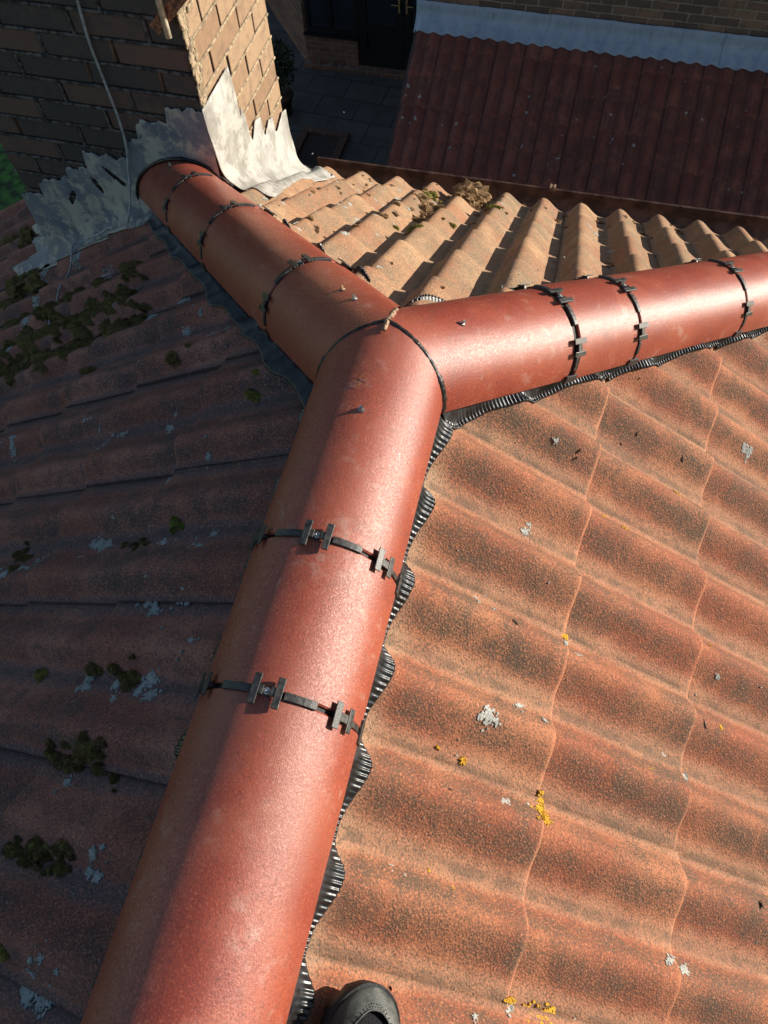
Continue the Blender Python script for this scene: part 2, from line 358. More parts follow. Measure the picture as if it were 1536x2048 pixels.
# underlay deck closes the gaps below the tiles, walls, gutter
bm = bmesh.new(); dz = -.085
def P3(x, y, z): return bm.verts.new((x, y, z))
a = P3(0, 0, dz); b = P3(0, -2.2, dz); c = P3(1.8, -2.2, -T * 1.8 + dz); d = P3(1.8, 1.8, -T * 1.8 + dz)
bm.faces.new((a, b, c, d)); e = P3(-1.6, 1.6, -T * 1.6 + dz); f2 = P3(1.6, 1.6, -T * 1.6 + dz); bm.faces.new((P3(0, 0, dz), f2, e))
bm.faces.new((P3(0, 0, dz), P3(-1.6, 1.6, -T * 1.6 + dz), P3(-3.4, 1.6, -T * 3.4 + dz), P3(-3.4, -2.2, -T * 3.4 + dz), P3(0, -2.2, dz)))
fin("roof_deck", bm, M['fascia'], house)
bm = bmesh.new(); box(bm, -1.55, 1.55, -2.2, 1.50, GROUND, -1.24); box(bm, -3.1, -1.551, -2.2, 1.50, GROUND, -2.25)
bmesh.ops.delete(bm, geom=[f for f in bm.faces if f.normal.z > .5], context='FACES_ONLY') if False else None
fin("wall", bm, M['farbrickred'], house)
bm = bmesh.new(); box(bm, -.80, 1.75, 1.575, 1.60, -1.30, -1.095)
fin("fascia", bm, M['fascia'], house)
# gutter: a U section running along the rear eaves
bm = bmesh.new(); prf = []
for k in range(13):
    t_ = pi * k / 12; prf.append((1.682 - .058 * cos(t_), -1.125 - .055 * sin(t_)))
prf = [(1.624, -1.105)] + prf + [(1.740, -1.098), (1.7465, -1.0955), (1.7475, -1.104), (1.7425, -1.108), (1.7425, -1.125)]
for k in range(11, -1, -1):
    t_ = pi * k / 12; prf.append((1.682 - .061 * cos(t_), -1.127 - .058 * sin(t_)))
xs = [-.80 + i * .05 for i in range(57)]; rings = []
for x in xs:
    zz = .0015 * nz(x, 3, 0, 2) + .010 * (x - .1) / 1.0
    rings.append([bm.verts.new((x, y + .001 * nz(x, y, 1, 5), z + zz)) for y, z in prf])
for q, s_ in zip(rings, rings[1:]):
    for k in range(len(prf) - 1): bm.faces.new((q[k], s_[k], s_[k + 1], q[k + 1]))
bmesh.ops.recalc_face_normals(bm, faces=bm.faces)
gut = fin("gutter", bm, M['gutter'], house, True); sharp(gut, 40)
bm = bmesh.new(); gx = .21
box(bm, gx - .012, gx + .012, 1.733, 1.756, -1.100, -1.088); box(bm, gx - .012, gx - .004, 1.733, 1.756, -1.0875, -1.083); box(bm, gx + .004, gx + .012, 1.733, 1.756, -1.0875, -1.083)
fin("gutter_clip", bm, M['mortar'], gut)
# ================================================================ ridge and hip tiles
def frame(d):
    h = d.cross(Vector((0, 0, 1))).normalized()
    return h, h.cross(d).normalized()
class Axis:
    def __init__(s, d, flip):
        s.d = d; s.h, s.u = frame(d)
        if flip: s.h = -s.h
    def P(s, t, th, r): return J + s.d * t + (s.h * cos(th) + s.u * sin(th)) * r
AM = Axis(DM, DM.cross(Vector((0, 0, 1))).x < 0)      # th = 0 faces the sunny slope
AR = Axis(DR, DR.cross(Vector((0, 0, 1))).y > 0)
AL = Axis(DL, DL.cross(Vector((0, 0, 1))).x < 0)      # th = 0 faces the rear slope
def half_round(ax, s0, s1, R0, R1, ths=(0, 180), thick=.015, nseg=40, chip=.0012, seed=0.0, cuts=(), scall=True):
    bm = bmesh.new(); L = s1 - s0; ns = max(6, int(L / .02)); rows = []
    svals = [0, .0025] + [L * k / ns for k in range(1, ns)] + [L - .0025, L]
    for i, sv in enumerate(svals):
        end = i in (0, len(svals) - 1); row = []
        for k in range(nseg + 1):
            th = radians(ths[0] + (ths[1] - ths[0]) * k / nseg)
            rr = R0 + (R1 - R0) * sv / L + .0009 * nz(sv * 6, th * 1.3, seed) + .0003 * nz(sv * 40, th * 9, seed)
            if end: rr -= .0022
            off = 0
            if i < 2 or i > len(svals) - 3:
                off = chip * (nz(th * 9, seed, i > 3) + .6 * nz(th * 31, seed + 4, i > 3)) * (1 if i < 2 else -1)
            row.append(bm.verts.new(ax.P(s0 + sv + off, th, rr)))
        rows.append(row)
    inner = [[bm.verts.new(ax.P(s0 + sv, radians(ths[0] + (ths[1] - ths[0]) * k / nseg), R0 + (R1 - R0) * sv / L - thick)) for k in range(nseg + 1)] for sv in (0, L)]
    for q, s_ in zip(rows, rows[1:]):
        for k in range(nseg): bm.faces.new((q[k], q[k + 1], s_[k + 1], s_[k]))
    for k in range(nseg):
        bm.faces.new((rows[0][k + 1], rows[0][k], inner[0][k], inner[0][k + 1]))
        bm.faces.new((rows[-1][k], rows[-1][k + 1], inner[1][k + 1], inner[1][k]))
        bm.faces.new((inner[0][k + 1], inner[0][k], inner[1][k], inner[1][k + 1]))
    for k in (0, nseg):
        vs = [r[k] for r in rows]; lo = [inner[1][k], inner[0][k]]; bm.faces.new(vs + lo)
    bmesh.ops.recalc_face_normals(bm, faces=bm.faces)
    for p, n in cuts: cut(bm, p, n)
    return bm
def screw(ax, s, th, parent, r=R, cap=None, lift=.006):
    th = radians(th); c = ax.P(s, th, r - .0005); n = (ax.h * cos(th) + ax.u * sin(th)); n = (n + ax.d * random.uniform(-.15, .15)).normalized()
    a = n.orthogonal().normalized(); b = n.cross(a)
    def cyl(bm, z0, z1, r0, r1, m=14, inner=True):
        q = [bm.verts.new(c + n * z0 + (a * cos(2 * pi * k / m) + b * sin(2 * pi * k / m)) * r0) for k in range(m)]
        s_ = [bm.verts.new(c + n * z1 + (a * cos(2 * pi * k / m) + b * sin(2 * pi * k / m)) * r1) for k in range(m)]
        for k in range(m): bm.faces.new((q[k], q[(k + 1) % m], s_[(k + 1) % m], s_[k]))
        bm.faces.new(s_)
    bm = bmesh.new(); cyl(bm, 0, .0022, .0058, .0055); 
    wsh = fin("washer", bm, M['washer'], parent)
    bm = bmesh.new(); cyl(bm, .002, .0035, .0055, .0052); cyl(bm, .0035, .0035 + lift, .0034, .0032, 6)
    fin("fixing_screw", bm, cap or M['steel'], parent)
def mitre(ax, others, gap=.0022):
    return [(J - (ax.d - o.d).normalized() * 0 + (ax.d - o.d).normalized() * gap, -(ax.d - o.d).normalized()) for o in others]
RTG = "terracotta half round ridge tiles"
def ridge_tile(ax, s0, s1, label, group, R0=R, R1=R, cuts=(), screws=(), seed=0.0, caps=()):
    t = empty("ridge_tile", J + ax.d * max(s0, 0) - Vector((0, 0, 0)), label=label, cat="ridge tile", group=group)
    o = fin("tile_body", half_round(ax, s0, s1, R0, R1, seed=seed, cuts=cuts), M['ridge'], t, True); sharp(o, 40)
    for i, (s, th) in enumerate(screws): screw(ax, s, th, t, R0, caps[i] if i < len(caps) else None)
    return t
G1, G2, G3 = "ridge tiles along the main ridge", "hip tiles on the right hand hip", "hip tiles on the hip up to the chimney"
GAP = .0035
ridge_tile(AM, -.20, .397 - GAP, "main ridge tile mitred at the three way junction, glossy red, one screw on top", G1, cuts=mitre(AM, (AR, AL)), screws=[(.166, 88)], seed=1)
ridge_tile(AM, .397 + GAP, .628 - GAP, "short red ridge tile between the two clamps of the main ridge", G1, R0=.1165, R1=.116, seed=2)
ridge_tile(AM, .628 + GAP, 1.078 - GAP, "long red ridge tile nearest the camera beside the shoe", G1, R0=.1165, R1=.117, seed=3)
ridge_tile(AR, -.2, .404 - GAP - .003, "pinkish hip tile of the right hip mitred against the junction, one screw on top", G2, R0=.114, R1=.114, cuts=mitre(AR, (AM, AL)), screws=[(.118, 80)], seed=4)
ridge_tile(AR, .404 + GAP + .003, .620 - GAP, "short orange hip tile between the first and second clamps of the right hip", G2, R0=.117, R1=.1155, seed=5)
ridge_tile(AR, .620 + GAP, 1.078 - GAP, "full length pinkish hip tile between the second and third clamps of the right hip", G2, R0=.1155, R1=.115, seed=6)
ridge_tile(AR, 1.078 + GAP, 1.53, "last visible hip tile of the right hip at the edge of the photo", G2, R0=.1155, R1=.115, seed=7)
ridge_tile(AL, -.2, .338 - GAP, "dusty mitred hip tile of the chimney hip with two screws and pale smears", G3, cuts=mitre(AL, (AM, AR)), screws=[(.150, 84), (.095, 84)], seed=8, caps=(M['rustscrew'], M['steel']))
ridge_tile(AL, .338 + GAP, .850 - GAP, "second hip tile down from the junction on the chimney hip, scuffed along its lit side", G3, R0=.1155, R1=.115, seed=9)
ridge_tile(AL, .850 + GAP, 1.255 - GAP, "third hip tile down from the junction on the chimney hip", G3, R0=.1155, R1=.115, seed=10)
ridge_tile(AL, 1.255 + GAP, 1.70, "short hip tile butting against the chimney flashing", G3, R0=.1155, R1=.115, cuts=[((0, .937, 0), (0, 1, 0))], screws=[(1.47, 95)], seed=12)
# mastic squeezed out of the mitres, and the mortar lump where the hips meet
def mitre_curve(ax, o, th0, th1, n=30):
    out = []
    for k in range(n + 1):
        th = radians(th0 + (th1 - th0) * k / n); e = (ax.h * cos(th) + ax.u * sin(th)) * R; q = ax.d - o.d
        out.append(J + ax.d * (-(e.dot(q)) / ax.d.dot(q)) + e)
    return out
def seam(ax, o, th0, th1, r, label, seed):
    bm = bmesh.new(); pts = mitre_curve(ax, o, th0, th1); rr = [r * (1 + .45 * nz(i * .6, seed) + .5 * (abs(i / len(pts) - (0 if th0 < 50 else 1)) < .35)) for i in range(len(pts))]
    pts = [p - (p - J).normalized() * (r * .45) for p in pts]
    tube(bm, pts, rr, 8)
    fin("mastic_seam", bm, M['mastic'], None, True, label=label, cat="sealant", group="black mastic in the mitre joints")
seam(AM, AR, -6, 90, .0055, "black mastic line between the main ridge and the right hip", 1)
seam(AM, AL, 92, 180, .0042, "thin black mastic line between the main ridge and the chimney hip", 2)
bm = bmesh.new(); pts = [p - Vector((0, 0, .0028)) for p in mitre_curve(AR, AL, 90, 122, 40)]
tube(bm, pts, [.0042 * (1 + .8 * nz(k * .35, 3) + .25 * nz(k * 1.1, 5)) for k in range(41)], 14)
for v in bm.verts: v.co += Vector((nz(*(v.co * 200)), nz(*(v.co * 170)), nz(*(v.co * 150)))) * .0030
fin("mortar_lump", bm, M['mortar'], None, True, label="crumbly pale mortar lump filling the gap where the two hips meet", cat="mortar")
# ================================================================ clamps
def arcbox(bm, ax, th0, th1, s0, s1, r0, r1, n=None, slant=0.0):
    n = n or max(1, int(abs(th1 - th0) / 4)); R_ = []
    for k in range(n + 1):
        th = radians(th0 + (th1 - th0) * k / n); so = slant * (k / n - .5)
        R_.append([bm.verts.new(ax.P(s + so, th, r)) for s, r in ((s0, r0), (s1, r0), (s1, r1), (s0, r1))])
    for q, s_ in zip(R_, R_[1:]):
        for k in range(4): bm.faces.new((q[k], q[(k + 1) % 4], s_[(k + 1) % 4], s_[k]))
    bm.faces.new(R_[0][::-1]); bm.faces.new(R_[-1])
def cobj(name, bm, mat, parent, **k):
    bmesh.ops.recalc_face_normals(bm, faces=bm.faces)
    o = fin(name, bm, mat, parent, **k); m = o.modifiers.new("b", 'BEVEL'); m.width = .0009; m.segments = 2; m.limit_method = 'ANGLE'
    return o
def clamp(ax, s, label, wide=.0035, top=90, scale=1.0, screwed=True):
    t = empty("ridge_clamp", J + ax.d * s, label=label, cat="ridge clamp", group="black plastic clamps across the ridge joints")
    Rb = .1165
    bm = bmesh.new(); arcbox(bm, ax, 2, 178, s - wide - .0012, s + wide + .0012, .098, Rb - .006, 44); cobj("joint_band", bm, M['bandrub'], t)
    for a0, a1 in ((57, 79), (101, 123)):
        bm = bmesh.new(); arcbox(bm, ax, a0, a1, s - .0054, s + .0054, Rb - .006, Rb + .0042); cobj("strap_bar", bm, M['black'], t)
    for a0, a1 in ((12, 26), (154, 168)):
        bm = bmesh.new(); arcbox(bm, ax, a0, a1, s - .004, s + .004, Rb - .006, Rb + .0024); cobj("strap_bar", bm, M['black'], t)
    # T-T bracket with the screw
    bm = bmesh.new()
    arcbox(bm, ax, top - 9.8, top - 5.1, s - .0205, s + .0205, Rb + .0052, Rb + .0095)
    arcbox(bm, ax, top + 5.1, top + 9.8, s - .0205, s + .0205, Rb + .0052, Rb + .0095)
    arcbox(bm, ax, top - 5.4, top - 2.2, s - .0065, s + .0065, Rb + .0050, Rb + .0085); arcbox(bm, ax, top + 2.2, top + 5.4, s - .0065, s + .0065, Rb + .0050, Rb + .0085)
    arcbox(bm, ax, top - 2.4, top + 2.4, s - .0065, s + .0065, Rb - .006, Rb + .0035)
    cobj("top_bracket", bm, M['black'], t)
    if screwed:
        th = radians(top); c = ax.P(s, th, Rb + .0035); n = ax.h * cos(th) + ax.u * sin(th); a = ax.d; b = n.cross(a)
        bm = bmesh.new(); m = 20
        prof_ = [(.0052, 0), (.0052, .0012), (.0042, .0028), (.0026, .0034), (.0013, .0034), (.0010, .0016)]
        rg = [[bm.verts.new(c + n * z + (a * cos(2 * pi * k / m) + b * sin(2 * pi * k / m)) * r * (1 if j < 3 else (1.0 if k % 5 else .55))) for k in range(m)] for j, (r, z) in enumerate(prof_)]
        for q, s_ in zip(rg, rg[1:]):
            for k in range(m): bm.faces.new((q[k], q[(k + 1) % m], s_[(k + 1) % m], s_[k]))
        bm.faces.new(rg[-1]); fin("screw", bm, M['steel'], t, True)
    for side, c0 in ((-1, 36), (1, 144)):
        bm = bmesh.new(); c0 = c0 + random.uniform(-1.5, 1.5)
        arcbox(bm, ax, c0 - 8.4, c0 - 3.6, s - .0165, s + .0165, Rb + .0055, Rb + .0078)
        arcbox(bm, ax, c0 + 3.4, c0 + 8.8, s - .0180, s + .0180, Rb + .0055, Rb + .0078)
        arcbox(bm, ax, c0 - 3.7, c0 + 3.7, s - .0060, s + .0060, Rb + .0034, Rb + .0068)
        arcbox(bm, ax, c0 - 7, c0 + 7, s - .0030, s + .0030, Rb - .006, Rb + .0045)
        cobj("side_bracket", bm, M['black'], t)
        bm = bmesh.new(); e0 = 3 if side < 0 else 177
        arcbox(bm, ax, e0 - 5.5 if side < 0 else e0 - 3, e0 + 3 if side < 0 else e0 + 5.5, s - .0165, s + .0165, Rb - .001, Rb + .0035, 3)
        cobj("end_tab", bm, M['black'], t)
    return t
clamp(AM, .397, "ridge clamp across the main ridge nearer the junction, bright screw in its top bracket")
clamp(AM, .628, "ridge clamp across the main ridge nearer the camera, above the longest red tile")
clamp(AM, 1.078, "ridge clamp across the main ridge behind the shoe")
clamp(AR, .404, "ridge clamp with a wide black band, first along the right hip from the junction", wide=.0075)
clamp(AR, .620, "second ridge clamp from the junction along the right hip", wide=.005)
clamp(AR, 1.078, "third ridge clamp from the junction along the right hip, close to the photo edge", wide=.0035)
clamp(AL, .338, "ridge clamp on the chimney hip nearest the junction, grubby and bunched up", wide=.004)
clamp(AL, .850, "middle ridge clamp on the chimney hip", wide=.003)
clamp(AL, 1.255, "small ridge clamp on the chimney hip nearest the chimney", wide=.0025)
# ================================================================ pleated rubber membrane under the tile rims
def membrane(ax, S, side, s0, s1, wmin, wmax, label, step=.0011, pitch=.0085, seed=0.0, kk=.5, rim=R, bridge=0.0):
    bm = bmesh.new(); n = int((s1 - s0) / step); rows = []
    sg = 1 if side == 0 else -1
    for i in range(n + 1):
        s = s0 + i * step; c = J + ax.d * s; hh = ax.h * sg
        q = c + hh * (rim + .02); d, a = S.da(q.x, q.y); cr = prof((a - S.ac) / S.roll)
        w_ = wmin + (wmax * (1 + .45 * nz(s * 5, seed + 9)) - wmin) * cr + .003 * nz(s * 9, seed) + .001 * nz(s * 60, seed)
        ph = (s / pitch + .9 * nz(s * 9, seed + 2) + .3 * nz(s * 40, seed)) * 2 * pi; pl = (.5 + .5 * sin(ph)) * (.8 + .5 * nz(s * 22, seed + 6)); row = []
        off0 = rim - .032
        for t_, amp in ((0, .2), (.1, .6), (.2, .9), (.3, 1.0), (.4, 1.0), (.5, 1.0), (.6, 1.0), (.7, 1.0), (.8, 1.0), (.88, 1.0), (.95, 1.0), (1.0, .9)):
            off = off0 + (rim + w_ - off0) * t_
            p = c + hh * off
            zs = max(S.z(p.x, p.y), S.z(p.x + ax.d.x * .004, p.y + ax.d.y * .004), S.z(p.x - ax.d.x * .004, p.y - ax.d.y * .004)) + .0048
            if bridge: zs = max(zs, S.base(S.da(p.x, p.y)[0]) - S.ph * (1 - bridge) + .004)
            zt = c.z - .005; k = smst(.25, kk + .25, t_)
            z = max(zt * (1 - k) + zs * k, zs) if off > rim - .006 else min(max(zt * (1 - k) + zs * k, zs), zt - .004)
            p.z = z + amp * pl * .0032; p += hh * (pl * .0016 * (1 if t_ > .6 else 0)); row.append(bm.verts.new(p))
        e = row[-1].co.copy(); e.z -= .005; row.append(bm.verts.new(e))
        rows.append(row)
    for q, s_ in zip(rows, rows[1:]):
        for k in range(len(q) - 1): bm.faces.new((q[k], q[k + 1], s_[k + 1], s_[k]))
    bmesh.ops.recalc_face_normals(bm, faces=bm.faces)
    fin("ridge_membrane", bm, M['rubber'], None, True, label=label, cat="ridge membrane", group="pleated black membranes under the ridge tiles")
membrane(AM, SA, 0, .02, 1.10, -.008, .021, "pleated black membrane showing along the sunny side of the main ridge", seed=1)
membrane(AM, SB, 1, .0, 1.10, .006, .024, "pleated black membrane mostly hidden on the shaded side of the main ridge", seed=2)
membrane(AR, SA, 0, .06, 1.50, -.007, .011, "pleated black membrane with glints below the right hip on the sunny slope", seed=3)
membrane(AR, SCs, 1, .12, 1.50, -.012, .005, "black membrane behind the right hip on the rear slope", seed=4)
membrane(AL, SB, 1, -.02, 1.52, .028, .040, "wide bluish black membrane along the shaded side of the chimney hip", seed=5, bridge=.72)
membrane(AL, SCs, 0, .12, 1.50, -.014, .003, "thin black membrane edge between the chimney hip and the rear slope", seed=6)
# ================================================================ chimney
CX0, CX1, CY0, CY1 = -1.633, -.831, .948, 1.535
CH = .0735
chim = empty("chimney", ((CX0 + CX1) / 2, (CY0 + CY1) / 2, -1.3), label="tan brick chimney stack with ragged pale lead flashing, standing at the foot of the hip", cat="chimney")
bm = bmesh.new(); q = .012
box(bm, CX0 + q, CX1 - q, CY0 + q, CY1 - q, -2.6, 1.29); fin("brick_core", bm, M['core'], chim)
HX = .1085; LX = (CX1 - CX0 - HX) / 3; HY = .125; LY = (CY1 - CY0 - HY) / 2
bms = {'side': bmesh.new(), 'front': bmesh.new()}; beds = {'side': bmesh.new(), 'front': bmesh.new()}
lay = {k: b.verts.layers.float.new('br') for k, b in bms.items()}
rr = random.Random(3)
def cbrick(key, x0, x1, y0, y1, z0, z1):
    g_ = .0052; jj = rr.uniform(-.0015, .0015)
    vs = box(bms[key], x0 + g_, x1 - g_, y0 + g_, y1 - g_, z0 + .005, z1 - .0045)
    r = rr.random()
    for v in vs:
        v[lay[key]] = r; v.co += Vector((jj + rr.uniform(-.0008, .0008), jj + rr.uniform(-.0008, .0008), rr.uniform(-.0008, .0008)))
for i in range(52):
    z0 = -2.55 + i * CH + .009; z1 = z0 + CH; od = i % 2; e = -.005
    xs = [CX0 + k * LX for k in range(4)] if not od else [CX0 + HX + k * LX for k in range(4)]
    ys = [CY0 + k * LY for k in range(3)] if od else [CY0 + HY + k * LY for k in range(3)]
    # front and back walls
    for x in xs[:3]:
        cbrick('front', x, x + LX, CY0 + e, CY0 + .10, z0, z1)
    # side wall: includes the corner bricks
    if not od:
        cbrick('side', CX1 - HX, CX1 - e, CY0 + e, CY0 + HY, z0, z1)
        for y in ys[:2]: cbrick('side', CX1 - .10, CX1 - e, y, y + LY, z0, z1)
        cbrick('front', CX0 + e, CX0 + .10, CY0 + .12, CY1, z0, z1); cbrick('front', CX0 + .11, CX1 - .11, CY1 - .10, CY1 - e, z0, z1)
    else:
        for y in ys[:2]: cbrick('side', CX1 - .10, CX1 - e, y + (e if y == CY0 else 0), y + LY, z0, z1)
        cbrick('side', CX1 - HX, CX1 - e, CY0 + 2 * LY, CY1 - e, z0, z1)
        cbrick('front', CX0 + e, CX0 + HX, CY0 + e, CY0 + HY, z0, z1); cbrick('front', CX0 + e, CX0 + .10, CY0 + .14, CY1, z0, z1); cbrick('front', CX0 + .11, CX1 - .11, CY1 - .10, CY1 - e, z0, z1)
    # bed joints, almost flush
    def bed(bmx, p0, p1, out, r):
        pts = []; m = 36
        for k in range(m + 1):
            t_ = k / m; p = p0.lerp(p1, t_) + out * (-.0002 + .0014 * nz(t_ * 14, i * 3.1)); p.z += .0016 * nz(t_ * 9, i * 5.7); pts.append(p)
        tube(bmx, pts, [r * (1 + .18 * nz(k * .9, i)) for k in range(m + 1)], 6)
    zb = z0
    bed(beds['side'], Vector((CX1 - .002, CY0 + .002, zb)), Vector((CX1 - .002, CY1 - .002, zb)), Vector((1, 0, 0)), .0050)
    bed(beds['front'], Vector((CX0 + .002, CY0 - .001, zb)), Vector((CX1 - .004, CY0 - .001, zb)), Vector((0, -1, 0)), .0050)
    # most upright joints of the front are filled too
    if True:
        for x in (xs[1:] if not od else xs[:]):
            if rr.random() < .72: bed(beds['front'], Vector((x, CY0 + .001, z0)), Vector((x, CY0 + .001, z1)), Vector((0, -1, 0)), .0052)
    for y in (ys[1:] if od else ys[:2]):
        if rr.random() < .15: bed(beds['side'], Vector((CX1 - .003, y, z0)), Vector((CX1 - .003, y, z1)), Vector((1, 0, 0)), .0050)
for k, mt in (('side', 'brickside'), ('front', 'brickfront')):
    b = bms[k]; bmesh.ops.recalc_face_normals(b, faces=b.faces)
    ed = [e_ for e_ in b.edges if e_.calc_length() > .2]
    bmesh.ops.subdivide_edges(b, edges=ed, cuts=4)
    o = fin("brickwork", b, M['brickside'], chim, label="sunlit sandy brick face with open upright joints" if k == 'side' else "shaded dark brick face")
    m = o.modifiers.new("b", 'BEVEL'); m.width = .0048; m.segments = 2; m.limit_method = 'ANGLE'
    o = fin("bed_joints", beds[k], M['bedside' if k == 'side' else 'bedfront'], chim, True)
# sandy mortar slobbered down the lit corner
bm = bmesh.new()
for i in range(420):
    z = rr.uniform(-.37, .35); wdt = .018 + .03 * max(0, nz(z * 6, 2)) + .05 * max(0, (z + .1))
    y = CY0 - .001 + abs(rr.gauss(0, wdt)); 
    if y > CY0 + .13: continue
    m = Matrix.Translation((CX1 + .0035 + rr.uniform(-.001, .0015), y, z)) @ Matrix.Diagonal((.003, rr.uniform(.006, .014), rr.uniform(.008, .02), 1))
    bmesh.ops.create_icosphere(bm, subdivisions=1, radius=1, matrix=m)
for v in bm.verts: v.co += Vector((nz(*(v.co * 120)), nz(*(v.co * 130)), nz(*(v.co * 110)))) * .0035
fin("smeared_mortar", bm, M['bedside'], chim, True)
# flashing on the lit side: stepped top edge on the brick, swept out over the pantiles in a cove
def pw(tab, x):
    if x <= tab[0][0]: return tab[0][1]
    for (a, u), (b, v) in zip(tab, tab[1:]):
        if x <= b: return u + (v - u) * (x - a) / (b - a + 1e-9)
    return tab[-1][1]
TS = [(.94, -.357), (1.150, -.357), (1.158, -.42), (1.163, -.53), (1.172, -.545), (1.178, -.50), (1.197, -.555), (1.2, -.62), (1.216, -.66), (1.262, -.615), (1.308, -.63), (1.311, -.70), (1.325, -.715), (1.37, -.685), (1.410, -.70), (1.413, -.76), (1.43, -.77), (1.50, -.742), (1.545, -.756)]
OS = [(.94, .115), (1.0, .10), (1.1, .075), (1.27, .07), (1.45, .105), (1.55, .10)]
bm = bmesh.new(); rows = []
ny = 130
for i in range(ny + 1):
    y = .932 + (1.605 - .932) * i / ny; yt = y + .004 * nz(y * 40, 1)
    zt = pw(TS, yt) + .003 * nz(y * 90, 2); wo = pw(OS, y) + .008 * nz(y * 12, 3); zj = SCs.base(y) - .012; row = []
    beyond = smst(1.54, 1.60, y)
    rc = .075
    for k in range(31):
        t_ = k / 30
        if t_ < .45:
            u = t_ / .45; z = zt + (zj + rc - zt) * u; x = CX1 + .0075 + .010 * u * u
        elif t_ < .8:
            u = (t_ - .45) / .35 * pi / 2; x = CX1 + .0175 + rc * .75 * (1 - cos(u)); z = zj + rc * (1 - sin(u))
        else:
            u = (t_ - .8) / .2; x = CX1 + .0175 + rc * .75 + u * wo; z = zj
        x += .0012 * nz(y * 14, z * 30, 3) + .0012 * nz(y * 55, z * 20, 7)
        p = Vector((x, y, z))
        if t_ > .70:
            zs = SCs.z(p.x, p.y) + .004; p.z = p.z * (1 - smst(.70, .9, t_)) + max(zs, p.z - .02) * smst(.70, .9, t_) + .001 * nz(p.x * 60, p.y * 60)
            p.z = max(p.z, SCs.z(p.x, p.y) + .003)
        if beyond > 0: p.x -= beyond * .03; p.z = min(p.z, zj + .09 * (1 - beyond) + (p.z - zj) * .25 + .0)
        row.append(bm.verts.new(p))
    rows.append(row)
for q, s_ in zip(rows, rows[1:]):
    for k in range(30): bm.faces.new((q[k], q[k + 1], s_[k + 1], s_[k]))
bmesh.ops.recalc_face_normals(bm, faces=bm.faces)
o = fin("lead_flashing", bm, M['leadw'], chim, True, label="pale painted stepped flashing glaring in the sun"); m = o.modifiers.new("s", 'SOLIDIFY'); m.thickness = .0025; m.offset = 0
# flashing on the shaded front: torn painted top edge, dressed down over the hip and the pantiles
TF = [(-1.66, -.80), (-1.627, -.789), (-1.56, -.786), (-1.552, -.786), (-1.548, -.735), (-1.52, -.722), (-1.46, -.703), (-1.415, -.692), (-1.408, -.650), (-1.335, -.642), (-1.318, -.640), (-1.313, -.575), (-1.24, -.578), (-1.142, -.580), (-1.136, -.515), (-1.11, -.508), (-1.082, -.49), (-1.075, -.44), (-1.03, -.428), (-.96, -.425), (-.953, -.376), (-.93, -.369), (-.834, -.368), (-.82, -.368)]
OF = [(-1.97, .05), (-1.90, .03), (-1.80, .02), (-1.69, .03), (-1.60, .055), (-1.5, .06), (-1.35, .05), (-1.2, .07), (-1.08, .08), (-.82, .04)]
bm = bmesh.new(); rows = []; nx = 190; NK = 46
HOL = [(-1.222, -.655, .014, .034, -1.0), (-1.305, -.70, .012, .030, -.4), (-1.43, -.775, .012, .030, .5)]
def roofz(x, y):
    if y > abs(x): return SCs.z(x, y)
    return SB.z(x, y) if x < 0 else SA.z(x, y)
for i in range(nx + 1):
    x = -1.650 + (.828 * 2 - .0) * 0 + (1.650 - .822) * i / nx
    zt = pw(TF, x + .004 * nz(x * 30, 5)); jit = .016 * nz(x * 34, 6) + .008 * nz(x * 110, 6); zj = -T * max(.95, abs(x)) - .01; wo = pw(OF, x) + .006 * nz(x * 14, 9); row = []
    rc = .06; zt = max(zt, zj + rc + .01)
    for k in range(NK + 1):
        t_ = k / NK
        if t_ < .55:
            u = t_ / .55; z = zt + (zj + rc - zt) * u + jit * (1 - u) ** 4; y = CY0 - .0075 - .008 * u * u
        elif t_ < .82:
            u = (t_ - .55) / .27 * pi / 2; y = CY0 - .0155 - rc * .8 * (1 - cos(u)); z = zj + rc * (1 - sin(u))
        else:
            u = (t_ - .82) / .18; y = CY0 - .0155 - rc * .8 - u * wo; z = zj
        y -= .0018 * nz(x * 9, z * 9, 3) + .0006 * nz(x * 40, z * 40, 7)
        p = Vector((x, y, z)); zs = roofz(p.x, p.y) + .005
        if t_ > .6: p.z = max(p.z * (1 - smst(.6, .9, t_)) + zs * smst(.6, .9, t_), zs) + .001 * nz(p.x * 60, p.y * 60)
        row.append(bm.verts.new(p))
    rows.append(row)
for q, s_ in zip(rows, rows[1:]):
    for k in range(NK):
        c = (q[k].co + s_[k + 1].co) / 2; skip = False
        for hx, hz, ra, rb, sl in HOL:
            dx = (c.x - hx) - sl * (c.z - hz); dz_ = c.z - hz
            if k < NK * .55 and (dx / ra) ** 2 + (dz_ / rb) ** 2 < 1 + .5 * nz(c.x * 90, c.z * 90): skip = True
        if not skip: bm.faces.new((q[k], q[k + 1], s_[k + 1], s_[k]))
bmesh.ops.recalc_face_normals(bm, faces=bm.faces)
o = fin("lead_flashing", bm, M['lead'], chim, True, label="torn grey flashing in shade with cracked cement paint"); m = o.modifiers.new("s", 'SOLIDIFY'); m.thickness = .0022; m.offset = 0
